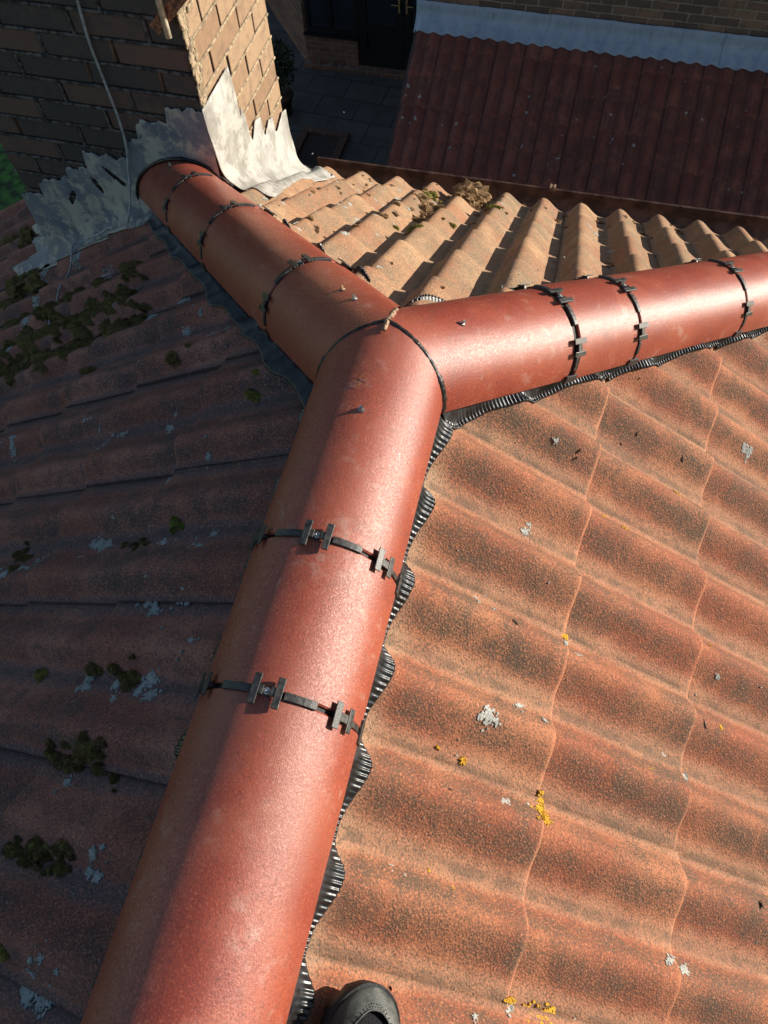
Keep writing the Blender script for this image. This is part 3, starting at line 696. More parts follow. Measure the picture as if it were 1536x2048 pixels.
# loose lead apron spread over the pantiles to the left of the stack
AP = [(-1.60, .955), (-1.66, 1.05), (-1.66, 1.30), (-2.06, 1.335), (-2.02, 1.26), (-1.90, 1.185), (-2.00, 1.225), (-1.955, 1.17), (-1.80, 1.0), (-1.955, 1.035), (-1.965, 1.0), (-1.89, .935), (-1.70, .862), (-1.69, .915), (-1.56, .885), (-1.467, .875), (-1.36, .87), (-1.26, .86), (-1.26, .90)]
def inpoly(x, y, P):
    c = False; j = len(P) - 1
    for i in range(len(P)):
        if (P[i][1] > y) != (P[j][1] > y) and x < (P[j][0] - P[i][0]) * (y - P[i][1]) / (P[j][1] - P[i][1]) + P[i][0]: c = not c
        j = i
    return c
bm = bmesh.new(); g_ = .006; vd = {}
def vv(i, j):
    if (i, j) not in vd:
        x = -2.1 + i * g_ + .002 * nz(i * .5, j * .5); y = .83 + j * g_ + .002 * nz(i * .5, j * .5, 5)
        # lead bridges the pans softly
        z = .62 * SB.z(x, y) + .38 * (SB.base(-x) - .006); z = max(z, SB.z(x, y)) + .0045 + .0015 * nz(x * 25, y * 25)
        vd[(i, j)] = bm.verts.new((x, y, z))
    return vd[(i, j)]
for i in range(145):
    for j in range(90):
        x = -2.1 + (i + .5) * g_; y = .83 + (j + .5) * g_
        if inpoly(x + .006 * nz(x * 40, y * 40), y + .006 * nz(x * 40, y * 40, 4), AP): bm.faces.new((vv(i, j), vv(i + 1, j), vv(i + 1, j + 1), vv(i, j + 1)))
o = fin("lead_apron", bm, M['lead'], chim, True, label="loose blue-grey lead spread over the shaded pantiles"); m = o.modifiers.new("s", 'SOLIDIFY'); m.thickness = .0025
# collar of lead and mastic round the last hip tile
bm = bmesh.new(); sE = (CY0 - J.y) / DL.y
for k in range(26):
    pass
pts = []
for k in range(41):
    th = radians(-4 + 184 * k / 40); p = AL.P(0, th, .121); tt = (CY0 - .02 - p.y) / DL.y; pts.append(AL.P(tt, th, .1205 + .002 * nz(k * .4, 3)))
tube(bm, pts, [.0052 * (1 + .6 * nz(k * .5, 8)) for k in range(41)], 8); fin("mastic_collar", bm, M['mastic'], chim, True)
# ================================================================ cable, pole, bracket on the chimney
bm = bmesh.new()
C1 = [(-1.09, .936, .35), (-1.10, .936, .12), (-1.109, .937, -.045), (-1.118, .937, -.12), (-1.125, .937, -.20), (-1.124, .937, -.29), (-1.120, .934, -.435), (-1.129, .930, -.531), (-1.146, .924, -.600)]
def surf_pt(x, y, h): return (x, y, roofz(x, y) + h)
C2 = [(-1.150, .905, -.650), (-1.175, .880, -.745), (-1.215, .860, -.815)] + [surf_pt(x, y, hh) for x, y, hh in ((-1.268, .862, .040), (-1.335, .880, .036), (-1.42, .865, .034), (-1.445, .84, .030), (-1.44, .79, .028), (-1.425, .735, .014), (-1.41, .65, .016), (-1.398, .585, .006), (-1.37, .50, .004), (-1.35, .46, -.004))]
tube(bm, smoothpath(C1 + C2, 8), .0040, 8)
fin("cable", bm, M['cable'], None, True, label="thin grey cable running down the dark chimney face and over the shaded tiles", cat="cable")
pl = empty("aerial_pole", (-.842, .895, -.14), label="cream pole end hanging at the chimney corner on a rusty mossy bracket", cat="pole")
bm = bmesh.new(); tube(bm, [(-.846, .895, .50), (-.844, .895, .1), (-.842, .892, -.128)], .0085, 16); fin("pole_tube", bm, M['pole'], pl, True)
bm = bmesh.new()
mb = Matrix.Translation((-.823, .912, -.062)) @ Matrix.Rotation(radians(-42), 4, 'Y')
box(bm, -.085, .085, -.010, .006, -.016, .016, mb)
cobj("rusty_bracket", bm, M['rust'], pl)
# ================================================================ lichen, moss, debris
def disc(bm, c, n, r, h, m=9, seed=0):
    a = n.orthogonal().normalized(); b = n.cross(a); top = []; bot = []
    for k in range(m):
        t_ = 2 * pi * k / m; q = r * (1 + .55 * nz(cos(t_) * 1.5 + seed, sin(t_) * 1.5, seed * 1.7))
        d = (a * cos(t_) + b * sin(t_)); bot.append(bm.verts.new(c + d * q - n * .002)); top.append(bm.verts.new(c + d * q * .8 + n * h))
    for k in range(m): bm.faces.new((bot[k], bot[(k + 1) % m], top[(k + 1) % m], top[k]))
    bm.faces.new(top)
def snorm(S, x, y, e=.003):
    return Vector((-(S.z(x + e, y) - S.z(x - e, y)) / (2 * e), -(S.z(x, y + e) - S.z(x, y - e)) / (2 * e), 1)).normalized()
def lichen(bm, S, x, y, r, dens=1.0, h=.0012):
    n_ = min(70, max(6, int(20 * dens * (r / .004) ** 1.1))); ang = random.uniform(0, pi); el = random.uniform(.5, 1)
    for i in range(n_):
        q = random.gauss(0, .42) * r; p = random.gauss(0, .42) * r * el
        px = x + q * cos(ang) - p * sin(ang); py = y + q * sin(ang) + p * cos(ang)
        disc(bm, Vector((px, py, S.z(px, py))), snorm(S, px, py), random.uniform(.07, .27) * min(r, .014) + .0004, h * random.uniform(.3, .9), seed=random.uniform(0, 50))
def moss(bm, S, x, y, r, hgt=.6, blades=1.0):
    z = S.z(x, y); nrm = snorm(S, x, y)
    sx, sy = r * random.uniform(.9, 1.5), r * random.uniform(.65, 1.0); sd = random.uniform(0, 90)
    mt = Matrix.Translation((x, y, z - r * .12)) @ Matrix.Diagonal((sx, sy, r * hgt, 1))
    g = bmesh.ops.create_icosphere(bm, subdivisions=3, radius=1, matrix=mt); c = Vector((x, y, z))
    for v in g['verts']:
        d = (v.co - c); k = nz(v.co.x * 90, v.co.y * 90, v.co.z * 90 + sd) * .55 + nz(v.co.x * 260, v.co.y * 260, v.co.z * 260 + sd) * .30 - .12
        v.co += d.normalized() * r * k
    nb = int(300 * blades * (r / .01) ** 1.2)
    for i in range(min(nb, 900)):
        d = Vector((random.gauss(0, 1), random.gauss(0, 1), abs(random.gauss(0, .9)) + .1)).normalized()
        p = c + Vector((d.x * sx, d.y * sy, d.z * r * hgt)) * random.uniform(.8, 1.05) + Vector((0, 0, -r * .1))
        L = random.uniform(.0015, .0048); t = d.cross(Vector((random.random(), random.random(), random.random()))).normalized() * .0006
        q = (d + Vector((random.gauss(0, .5), random.gauss(0, .5), random.gauss(0, .5)))).normalized() * L
        v = [bm.verts.new(p - t), bm.verts.new(p + t), bm.verts.new(p + q)]; bm.faces.new(v)
LICH_A = [(0.319, -0.64, 0.0205), (0.369, -0.594, 0.0087), (0.324, -0.27, 0.0086), (0.328, -0.253, 0.0062), (0.374, -0.753, 0.0101), (0.413, -0.742, 0.0084), (0.711, -0.596, 0.0139), (0.725, -0.591, 0.0084), (0.668, -0.567, 0.0082), (0.223, -0.896, 0.0083), (0.242, -0.901, 0.0051), (0.62, -0.833, 0.0071), (0.707, -0.906, 0.0098), (0.741, -0.913, 0.0112), (0.436, -0.456, 0.0085), (0.464, -0.455, 0.0124), (0.349, -0.061, 0.0069), (0.73, -0.069, 0.0104), (0.258, -0.441, 0.0054), (0.266, -0.449, 0.0043), (0.294, -0.45, 0.0033), (0.442, -1.032, 0.0113), (0.384, -1.053, 0.0053), (0.418, -0.604, 0.0056), (0.779, -0.366, 0.0064), (0.832, 0.234, 0.0166), (0.817, 0.238, 0.0103)]
YEL_A = [(0.433, -0.729, 0.0075), (0.437, -0.744, 0.0128), (0.446, -0.757, 0.0128), (0.434, -0.717, 0.0054), (0.433, -0.436, 0.0098), (0.639, -0.005, 0.0135), (0.637, -0.608, 0.0079), (0.48, -0.144, 0.0072), (0.533, -0.139, 0.0105), (0.523, -0.157, 0.0089), (0.294, -0.714, 0.0058), (0.251, -0.708, 0.0038), (0.276, -0.886, 0.0035), (0.317, -0.899, 0.0027), (0.433, -1.023, 0.0075), (0.443, -1.024, 0.0057), (0.467, -1.033, 0.0096), (0.496, -1.03, 0.0157), (0.786, -0.473, 0.0061), (0.756, -0.307, 0.0048)]
BIT_A = [(0.403, -0.056, 0.0057), (0.399, -0.07, 0.0043), (0.335, -0.463, 0.0079), (0.528, 0.084, 0.0066), (0.497, 0.052, 0.0048), (0.259, -1.044, 0.004), (0.386, -0.735, 0.0062), (0.283, -0.768, 0.0047), (0.749, -0.481, 0.0104), (0.646, 0.087, 0.0088), (0.9, -0.768, 0.0118)]
LICH_B = [(-0.653, -0.13, 0.0143), (-0.495, -0.138, 0.0145), (-0.702, -0.158, 0.0173), (-0.783, -0.066, 0.0135), (-0.421, -0.288, 0.0092), (-0.323, -0.258, 0.0085), (-1.111, -0.098, 0.0171), (-1.122, -0.066, 0.0139), (-0.712, -0.477, 0.0226), (-0.803, -0.518, 0.0218), (-0.251, -0.411, 0.0134), (-0.232, -0.436, 0.0101), (-0.252, -0.465, 0.0088), (-0.35, -0.45, 0.013), (-0.524, -0.436, 0.0194), (-0.546, -0.431, 0.0158), (-0.56, -0.438, 0.016), (-0.247, -0.564, 0.0154), (-0.598, 0.182, 0.0152), (-0.494, 0.134, 0.0183), (-0.943, 0.414, 0.0422), (-0.986, 0.398, 0.0432), (-0.797, 0.316, 0.0277), (-0.676, 0.327, 0.0198), (-0.311, -0.731, 0.0171), (-0.387, -0.744, 0.0123), (-0.228, -0.743, 0.0129), (-0.259, -0.74, 0.0107), (-0.387, -0.725, 0.0139), (-0.241, -0.72, 0.0185), (-0.191, -1.015, 0.0113), (-0.201, -0.989, 0.0092), (-0.209, -1.013, 0.0092), (-0.33, -0.904, 0.0083), (-0.232, -1.165, 0.0204), (-0.2, -1.177, 0.0195), (-0.238, -1.179, 0.0136), (-0.217, -1.128, 0.0068), (-0.301, -0.592, 0.0147), (-0.324, -0.579, 0.0106), (-0.172, -0.657, 0.0075), (-1.306, 0.576, 0.0324), (-1.499, 0.533, 0.0409), (-1.511, 0.396, 0.0299), (-1.497, 0.731, 0.0322), (-1.432, 0.805, 0.0369), (-1.164, 0.631, 0.0259), (-1.626, 0.828, 0.0353), (-1.562, 0.656, 0.0327)]
MOSS_B = [(-1.179, 0.425, 0.0658), (-1.117, 0.422, 0.0712), (-1.063, 0.429, 0.0688), (-1.008, 0.432, 0.0665), (-0.878, 0.301, 0.052), (-0.957, 0.311, 0.062), (-1.035, 0.329, 0.0657), (-0.86, 0.323, 0.0388), (-1.182, 0.355, 0.0728), (-1.238, 0.328, 0.0832), (-1.332, 0.349, 0.0798), (-1.402, 0.349, 0.074), (-1.097, 0.301, 0.0528), (-1.438, 0.284, 0.0651), (-1.426, 0.248, 0.0549), (-1.45, 0.32, 0.0472), (-1.332, 0.535, 0.0651), (-1.377, 0.523, 0.0571), (-1.51, 0.489, 0.0713), (-1.423, 0.47, 0.0482), (-0.981, 0.479, 0.0515), (-1.012, 0.476, 0.0375), (-0.813, -0.439, 0.0274), (-0.434, -0.448, 0.0159), (-0.568, 0.061, 0.0213), (-0.933, 0.139, 0.0257), (-0.379, -0.712, 0.0154), (-0.324, -0.709, 0.0145), (-0.301, -0.72, 0.0127), (-0.276, -0.718, 0.0151), (-0.283, -0.733, 0.0138), (-0.386, -0.868, 0.0148), (-0.365, -0.873, 0.0173), (-0.34, -0.875, 0.0168), (-0.324, -0.87, 0.0166), (-0.294, -0.846, 0.0215), (-0.314, -0.857, 0.0164), (-0.268, -0.872, 0.0143), (-0.235, -0.883, 0.0075), (-0.316, -1.0, 0.0197), (-0.331, -1.009, 0.016), (-0.344, -1.027, 0.0162), (-0.319, -1.025, 0.0157), (-0.265, -1.021, 0.0148), (-0.258, -0.991, 0.0123), (-0.373, -1.018, 0.0139), (-0.388, -1.024, 0.0141), (-0.278, -1.0, 0.0101), (-1.652, 0.799, 0.0592), (-1.775, 0.811, 0.0633), (-2.043, 1.253, 0.0633), (-2.258, 1.329, 0.0706), (-1.813, 0.731, 0.0633)]
MOSSG_B = [(-0.27, -0.109, 0.0204), (-0.324, -0.409, 0.0177), (-0.522, -0.729, 0.0159), (-0.296, -1.141, 0.0123)]
MOSS_C = [(-0.092, 1.553, 0.0572), (-0.104, 1.395, 0.0419), (-0.061, 1.528, 0.0452), (-0.072, 1.374, 0.0363), (-0.205, 1.17, 0.0366), (-0.165, 1.059, 0.03), (-0.235, 1.254, 0.0287), (-0.182, 0.989, 0.0205), (-0.291, 0.835, 0.0184), (-0.278, 0.668, 0.0197), (-0.277, 0.628, 0.0144), (-0.405, 0.612, 0.0156), (-0.383, 0.592, 0.0123), (-0.005, 1.3, 0.025), (-0.014, 1.118, 0.0203), (-0.123, 0.994, 0.0165), (0.057, 0.174, 0.0059), (-0.084, 0.331, 0.0066), (0.257, 1.342, 0.0209), (0.295, 1.267, 0.0126), (0.276, 1.518, 0.0202), (0.397, 1.511, 0.0203), (0.432, 0.837, 0.0118), (0.435, 0.752, 0.0093), (0.564, 1.423, 0.0168), (0.704, 1.547, 0.0181), (0.596, 1.297, 0.0105), (1.001, 1.576, 0.0157), (0.056, 1.276, 0.0149), (-0.29, 0.99, 0.0163), (-0.238, 0.905, 0.0155), (-0.268, 0.524, 0.0074)]
MOSSG_C = [(-0.232, 1.441, 0.024), (-0.245, 1.382, 0.0206), (-0.211, 0.815, 0.0128), (0.028, 1.25, 0.0195), (-0.061, 0.952, 0.0142), (-0.142, 0.763, 0.016), (-0.117, 0.71, 0.0103)]
LICH_C = [(-0.428, 0.567, 0.0136), (-0.398, 0.524, 0.0103), (-0.443, 0.747, 0.012), (-0.255, 0.486, 0.0116), (-0.103, 0.272, 0.0075), (-0.346, 0.881, 0.0132), (-0.337, 1.321, 0.0173), (-0.694, 1.541, 0.0164), (0.051, 1.345, 0.0181), (0.398, 1.225, 0.0174), (0.437, 0.982, 0.0129), (-0.45, 0.829, 0.009), (-0.393, 0.942, 0.0098), (-0.477, 0.969, 0.0118), (-0.559, 0.94, 0.0096), (-0.572, 0.812, 0.0106), (-0.376, 1.077, 0.0106), (0.369, 1.24, 0.01), (-0.336, 1.184, 0.0137)]
LICH_E = [(0.315, 6.497, 0.0233), (0.292, 6.322, 0.0233), (-1.239, 6.038, 0.0248), (-1.297, 5.854, 0.0199), (-1.429, 5.941, 0.02), (-1.295, 5.659, 0.0198), (-1.34, 5.634, 0.0099), (-1.421, 5.652, 0.015), (-0.262, 6.011, 0.0143), (-0.252, 5.862, 0.0143), (0.523, 5.921, 0.0139), (0.588, 5.732, 0.0138), (0.572, 5.699, 0.0092), (-0.229, 5.551, 0.0143), (0.128, 5.502, 0.0188), (0.727, 5.527, 0.0137), (0.787, 5.682, 0.0137), (1.126, 6.307, 0.009), (1.855, 5.751, 0.0131), (1.19, 6.013, 0.0135), (1.344, 5.975, 0.0134), (0.227, 5.826, 0.0094), (0.123, 5.695, 0.0094), (-0.904, 5.449, 0.0147), (-0.244, 5.299, 0.019), (0.047, 5.437, 0.0094), (0.44, 6.082, 0.0093), (0.535, 6.165, 0.0092), (-1.443, 6.595, 0.04), (-1.391, 6.483, 0.0299), (-1.444, 6.173, 0.03), (-1.432, 5.847, 0.01), (-0.889, 5.659, 0.0147), (-1.021, 5.628, 0.0098), (0.891, 6.373, 0.0091), (1.71, 6.104, 0.0088), (1.665, 5.975, 0.0088), (1.331, 6.247, 0.009), (1.698, 5.438, 0.0132), (1.82, 5.433, 0.0131), (0.416, 5.724, 0.0093)]
def spread(name, S, pts, mat, label, cat, dens=1.0, h=.0012):
    bm = bmesh.new()
    for x, y, r in pts: lichen(bm, S, x, y, r, dens, h)
    return fin(name, bm, M[mat], None, label=label, cat=cat, kind='stuff')
big = [q for q in YEL_A if -.55 > q[1] > -.80 and q[2] > .003 and .40 < q[0] < .62]
bm = bmesh.new()
for x, y, r in big: lichen(bm, SA, x, y, r * .95, 2.6, .0030)
fin("lichen_patch", bm, M['yel'], None, label="long bright yellow lichen patch on the sunny slope", cat="lichen")
spread("yellow_lichen", SA, [q for q in YEL_A if q not in big], 'yel', "small scattered yellow and orange lichen dots on the sunny slope", "lichen", 1.6, .0022)
spread("pale_lichen", SA, LICH_A + [(random.uniform(.15, .95), random.uniform(-1.1, .5), random.uniform(.0008, .0022)) for i in range(110)], 'white', "scattered white lichen spots and droppings on the sunny slope", "lichen", 1.3)
spread("pale_lichen", SB, LICH_B + [(x + random.gauss(0, .02), y + random.gauss(0, .02), r * random.uniform(.2, .5)) for x, y, r in LICH_B for k in range(3)] + [(-random.uniform(.15, 1.6), random.uniform(-1.1, .9), random.uniform(.0008, .003)) for i in range(90)], 'whiteb', "scattered bluish white lichen flecks on the shaded slope", "lichen", 1.4)
spread("pale_lichen", SCs, LICH_C + [(x, y, random.uniform(.002, .008)) for x, y in ((random.uniform(-.8, -.15), random.uniform(.6, 1.6)) for i in range(150)) if y > abs(x) + .14], 'white', "scattered white lichen crusts on the rear slope", "lichen", 1.3)
spread("pale_lichen", SE, [q for q in LICH_E if q[0] > -1.44 and q[1] < 6.40], 'white', "scattered white spots on the lean-to roof", "lichen", .6, .003)
bm = bmesh.new()
for x, y, r in BIT_A:
    a = random.uniform(0, 3); z = SA.z(x, y); n = snorm(SA, x, y); q = n.orthogonal().normalized(); q.rotate(Matrix.Rotation(a, 3, n)); p = n.cross(q)
    c = Vector((x, y, z + .0012)); v = [bm.verts.new(c + q * r * .9), bm.verts.new(c + p * r * .28 + n * .002), bm.verts.new(c - q * r * .9 + n * .001), bm.verts.new(c - p * r * .3)]
    w_ = [bm.verts.new(u.co - n * .0018) for u in v]; bm.faces.new(v); bm.faces.new(w_[::-1])
    for k in range(4): bm.faces.new((v[k], w_[k], w_[(k + 1) % 4], v[(k + 1) % 4]))
fin("dead_leaf_scraps", bm, M['bit'], None, label="dark scraps of dead leaf and twig on the sunny slope", cat="debris", kind='stuff')
# moss on the shaded slope: the big mat, then the separate clumps
def near(p, c, r): return (p[0] - c[0]) ** 2 + (p[1] - c[1]) ** 2 < r * r
mat_pts = [q for q in MOSS_B[:24]]
bm = bmesh.new()
for x, y, r in mat_pts:
    for k in range(8): moss(bm, SB, x + random.gauss(0, r * 1.0), y + random.gauss(0, r * .7), r * random.uniform(.25, .6), .24, 1.3)
fin("moss_mat", bm, M['moss'], None, label="ragged dark green and brown moss mats spread over the shaded slope below the chimney", cat="moss", kind='stuff')
names = [("moss_clump", [0, 1], "")]
rest = MOSS_B[24:]
groups = [([0, 1, 2, 3], None)]
def clump(pts, S, mat, label, rep=2, hgt=.6, group=None, kind=None, name="moss_clump"):
    bm = bmesh.new()
    for x, y, r in pts:
        moss(bm, S, x, y, r, hgt)
        for k in range(rep): moss(bm, S, x + random.gauss(0, r * .8), y + random.gauss(0, r * .8), r * random.uniform(.3, .6), hgt)
    fin(name, bm, M[mat], None, label=label, cat="moss", group=group, kind=kind)
GM = "moss clumps on the shaded slope"
clump(rest[4:9], SB, 'moss', "row of moss cushions among white lichen on the shaded slope, level with the nearer clamp", group=GM)
clump(rest[9:18], SB, 'moss', "widest clump of dark moss cushions on the shaded slope, just below the nearer clamp's level", group=GM)
clump(rest[18:27], SB, 'moss', "lowest clump of moss cushions near the photo's left edge on the shaded slope", group=GM)
for q, lb in zip(rest[0:4], ("small dark moss ball near the photo's left edge on the shaded slope", "small brown moss ball midway down the shaded slope", "flat little moss tuft under the rim of a roll on the shaded slope", "tiny brown moss ball standing on a roll below the moss mats")):
    clump([q], SB, 'moss', lb, 1, group=GM)
bm = bmesh.new()
for x, y, r in rest[27:]: moss(bm, SB, x, y, r * .8, .4); moss(bm, SB, x + r, y - r * .5, r * .5, .4)
fin("moss_tufts", bm, M['moss'], None, label="scattered small moss tufts on the shaded pantiles around the lead apron", cat="moss", kind='stuff')
for q, mt, lb in zip(MOSSG_B, ('mossy', 'mossg', 'mossy', 'mossy'), ("round olive yellow moss button beside the membrane of the chimney hip", "bright green oval moss cushion in the middle of the shaded slope", "olive yellow moss button left of the moss and lichen row", "olive yellow moss button low at the photo's left edge")):
    clump([q], SB, mt, lb, 1, .45, group=GM)
GC = "moss clumps on the rear slope"
clump(MOSS_C[0:4], SCs, 'mossb', "biggest dry brown moss heap piled on a pantile end above the gutter", 5, .75, GC)
clump(MOSS_C[4:8], SCs, 'mossb', "dry moss heap with green edges on the pantiles left of the biggest heap", 5, .55, GC)
bm = bmesh.new()
for x, y, r in MOSS_C[8:]:
    for k in range(2): moss(bm, SCs, x + random.gauss(0, r * .7), y + random.gauss(0, r * .7), r * random.uniform(.45, .8), .5)
for k in range(60):
    x = random.uniform(-.75, .75); y = 1.627 - abs(random.gauss(0, .14)); moss(bm, SCs, x, y, random.uniform(.003, .008), .5, .5)
for k in range(40):
    x = random.uniform(-.78, -.1); y = random.uniform(1.0, 1.6)
    if y > abs(x) + .12: moss(bm, SCs, x, y, random.uniform(.003, .011), .4, .5)
fin("moss_crumbs", bm, M['mossb'], None, label="brown moss crumbs and debris scattered over the rear pantiles", cat="debris", kind='stuff')
clump(MOSSG_C, SCs, 'mossy', "green and ochre moss tufts between the rear pantile rolls", 3, .45, kind='stuff', name="moss_tufts")
# grass stems lying on the mitred ridge tile
bm = bmesh.new()
for s_, th in ((.10, 96), (.112, 99), (.118, 96), (.105, 92)):
    p = AM.P(s_, radians(th), R + .001); a = random.uniform(0, 6)
    d = AM.d * cos(a) + AM.h * sin(a); tube(bm, [p - d * .006, p + AM.u * .001, p + d * .006 + AM.u * .0006], .00035, 4)
fin("straw_bits", bm, M['mossy'], None, label="tiny straw bits lying on the mitred main ridge tile", cat="debris", kind='stuff')
# ================================================================ work shoe
def shoe():
    # toe points away from the camera; local y forward, z up; placed on the rolls of the sunny slope
    sh = empty("work_shoe", (.235, -1.20, -.14), label="black work shoe with grey rubber toe cap standing on the sunny pantiles", cat="shoe")
    Mx = Matrix.Translation((.224, -1.040, -.148)) @ Matrix.Rotation(radians(3), 4, 'Z') @ Matrix.Rotation(radians(24), 4, 'Y')
    Lh = .30
    def halfw(v):    # v distance back from the toe tip
        if v < .075: return .0505 * (1 - (1 - v / .075) ** 2.25) ** .5
        return .0505 - .011 * smst(.09, .19, v) + .004 * smst(.2, .26, v) - (.037 * smst(.262, .301, v))
    def ring(v, zfun, scale=1.0, n=28, x0=0.0):
        out = []
        for k in range(n + 1):
            t_ = pi * k / n; x = cos(t_); z = sin(t_); out.append(Mx @ Vector((x0 + halfw(v) * scale * math.copysign(abs(x) ** .8, x), -v, zfun(z, x))))
        return out
    vs_ = [.0006, .002, .005, .010, .017, .026, .037, .05, .065, .08, .1, .13, .16, .2, .24, .27, .29, .2985]
    # sole
    bm = bmesh.new(); rows = []
    for v in vs_:
        w_ = halfw(v) * 1.05 + .0015; r = []
        lug = .0016 * (1 if int(v * 160) % 2 else -1)
        for x, z in ((-1, 0.0), (-1.02, .010), (-1.0, .021), (-.93, .026), (.93, .026), (1.0, .021), (1.02, .010), (1, 0.0)):
            r.append(bm.verts.new(Mx @ Vector((x * (w_ + (lug if abs(x) >= 1 and z < .015 else 0)), -v + .003, z + .010 * smst(.06, 0, v)))))
        rows.append(r)
    for q, s_ in zip(rows, rows[1:]):
        for k in range(8): bm.faces.new((q[k], q[(k + 1) % 8], s_[(k + 1) % 8], s_[k]))
    bm.faces.new(rows[0]); bm.faces.new(rows[-1][::-1]); bmesh.ops.recalc_face_normals(bm, faces=bm.faces)
    so = fin("sole", bm, M['shoesole'], sh, True); sharp(so, 40)
    # toe cap and rand
    def hgt(v): return .026 + .034 * smst(-.012, .055, v) + .030 * smst(.06, .16, v) + .02 * smst(.16, .24, v)
    bm = bmesh.new(); rows = []
    for i in range(25):
        r = []
        for k in range(41):
            t_ = pi * k / 40; x = cos(t_); zz = sin(t_)
            vend = .024 + .085 * abs(x) ** 2.2
            v = .0008 + (vend - .0008) * (i / 24) ** 1.8; rr_ = halfw(v)
            r.append(bm.verts.new(Mx @ Vector((rr_ * math.copysign(abs(x) ** .85, x), -v, .020 + .010 * smst(.06, 0, v) + (hgt(v) - .020) * zz ** .85))))
        rows.append(r)
    for q, s_ in zip(rows, rows[1:]):
        for k in range(40): bm.faces.new((q[k], q[k + 1], s_[k + 1], s_[k]))
    bmesh.ops.recalc_face_normals(bm, faces=bm.faces)
    o = fin("toe_cap", bm, M['shoerub'], sh, True); m = o.modifiers.new("s", 'SOLIDIFY'); m.thickness = .0022; m.offset = -1; m = o.modifiers.new("u", 'SUBSURF'); m.levels = 1; m.render_levels = 2
    # upper
    bm = bmesh.new(); rows = []
    for v in [.012, .02, .03, .04, .055, .07, .085, .1, .12, .14, .16, .18, .2, .22, .24, .26, .28, .296]:
        r = []
        for k in range(37):
            t_ = pi * k / 36; x = cos(t_); zz = sin(t_); hh = hgt(v) - .0022; wd = halfw(v) * .965
            if v > .17: hh = min(hh + .01, .105)
            r.append(bm.verts.new(Mx @ Vector((wd * math.copysign(abs(x) ** .85, x) * (1 - .22 * zz * smst(.05, .2, v)), -v, .020 + (hh - .020) * zz ** .85))))
        rows.append(r)
    for q, s_ in zip(rows, rows[1:]):
        for k in range(36): bm.faces.new((q[k], q[k + 1], s_[k + 1], s_[k]))
    bm.faces.new(rows[0]); bm.faces.new(rows[-1]); bmesh.ops.recalc_face_normals(bm, faces=bm.faces)
    fin("upper", bm, M['shoemesh'], sh, True)
    bm = bmesh.new(); pts = []
    for k in range(3, 38):
        t_ = pi * k / 40; x = cos(t_); zz = sin(t_); v = .024 + .085 * abs(x) ** 2.2; rr_ = halfw(v)
        pts.append(Mx @ Vector((rr_ * math.copysign(abs(x) ** .85, x), -v, .0205 + .010 * smst(.06, 0, v) + (hgt(v) - .020) * zz ** .85)))
    tube(bm, pts, .0013, 6); fin("cap_piping", bm, M['shoerub'], sh, True)
    bm = bmesh.new()
    for dv in (.0035, .0065):
        for k in range(4, 37):
            t_ = pi * (k + (.5 if dv > .004 else 0)) / 40; x = cos(t_); zz = sin(t_); v = .024 - dv + .080 * abs(x) ** 2.2; rr_ = halfw(v)
            p = Mx @ Vector((rr_ * math.copysign(abs(x) ** .85, x), -v, .0208 + .010 * smst(.06, 0, v) + (hgt(v) - .020) * zz ** .85))
            tube(bm, [p - Vector((.0009, 0, 0)), p + Vector((.0009, 0, 0))], .0004, 5)
    fin("stitching", bm, M['washer'], sh, True)
    bm = bmesh.new()
    for i in range(4):
        v = .115 + i * .018; tube(bm, [Mx @ Vector((x, -v - .006 * (1 if i % 2 else -1) * x / .02, hgt(v) + .003 - (x / .03) ** 2 * .006)) for x in (-.024, -.012, 0, .012, .024)], .0022, 6)
    fin("lace", bm, M['shoesole'], sh, True)
    bm = bmesh.new(); path = [Mx @ Vector(p) for p in ((0, -.235, .07), (0, -.24, .13), (.0, -.25, .2))] + [Vector((.30, -1.42, .25))]
    tube(bm, smoothpath(path, 5), [.040 + .001 * i for i in range(16)], 20); fin("sock_and_trouser_hem", bm, M['trouser'], sh, True)
shoe()
# ================================================================ lean-to, rear wing, yard
lt = empty("lean_to", (.5, 5.6, GROUND), label="low lean-to extension with a dark red pantiled roof in deep shade behind the gutter", cat="extension")
bm = build_slope(SE, 0.05, 2.5, -1.49, 3.2, nu=8, nd=4, wob=1.2)
cut(bm, (-1.49, 0, 0), (-1, 0, 0)); cut(bm, (0, 6.585, 0), (0, 1, 0)); up_fix(bm)
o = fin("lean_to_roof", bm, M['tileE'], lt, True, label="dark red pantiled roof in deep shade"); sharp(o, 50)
bm = bmesh.new(); tt = math.tan(radians(25))
v = [bm.verts.new(p) for p in ((-1.47, 6.6, -3.30), (3.2, 6.6, -3.30), (3.2, 4.1, -3.30 - 2.5 * tt), (-1.47, 4.1, -3.30 - 2.5 * tt))]; bm.faces.new(v)
box(bm, -1.44, 3.1, 4.45, 6.58, GROUND, -4.52); fin("lean_to_wall", bm, M['farbrickred'], lt)
bm = bmesh.new(); box(bm, -1.488, -1.45, 4.1, 6.55, -.05, 0)
for q in bm.verts: q.co.z += -3.205 - (6.6 - q.co.y) * tt
fin("verge_board", bm, M['fascia'], lt)
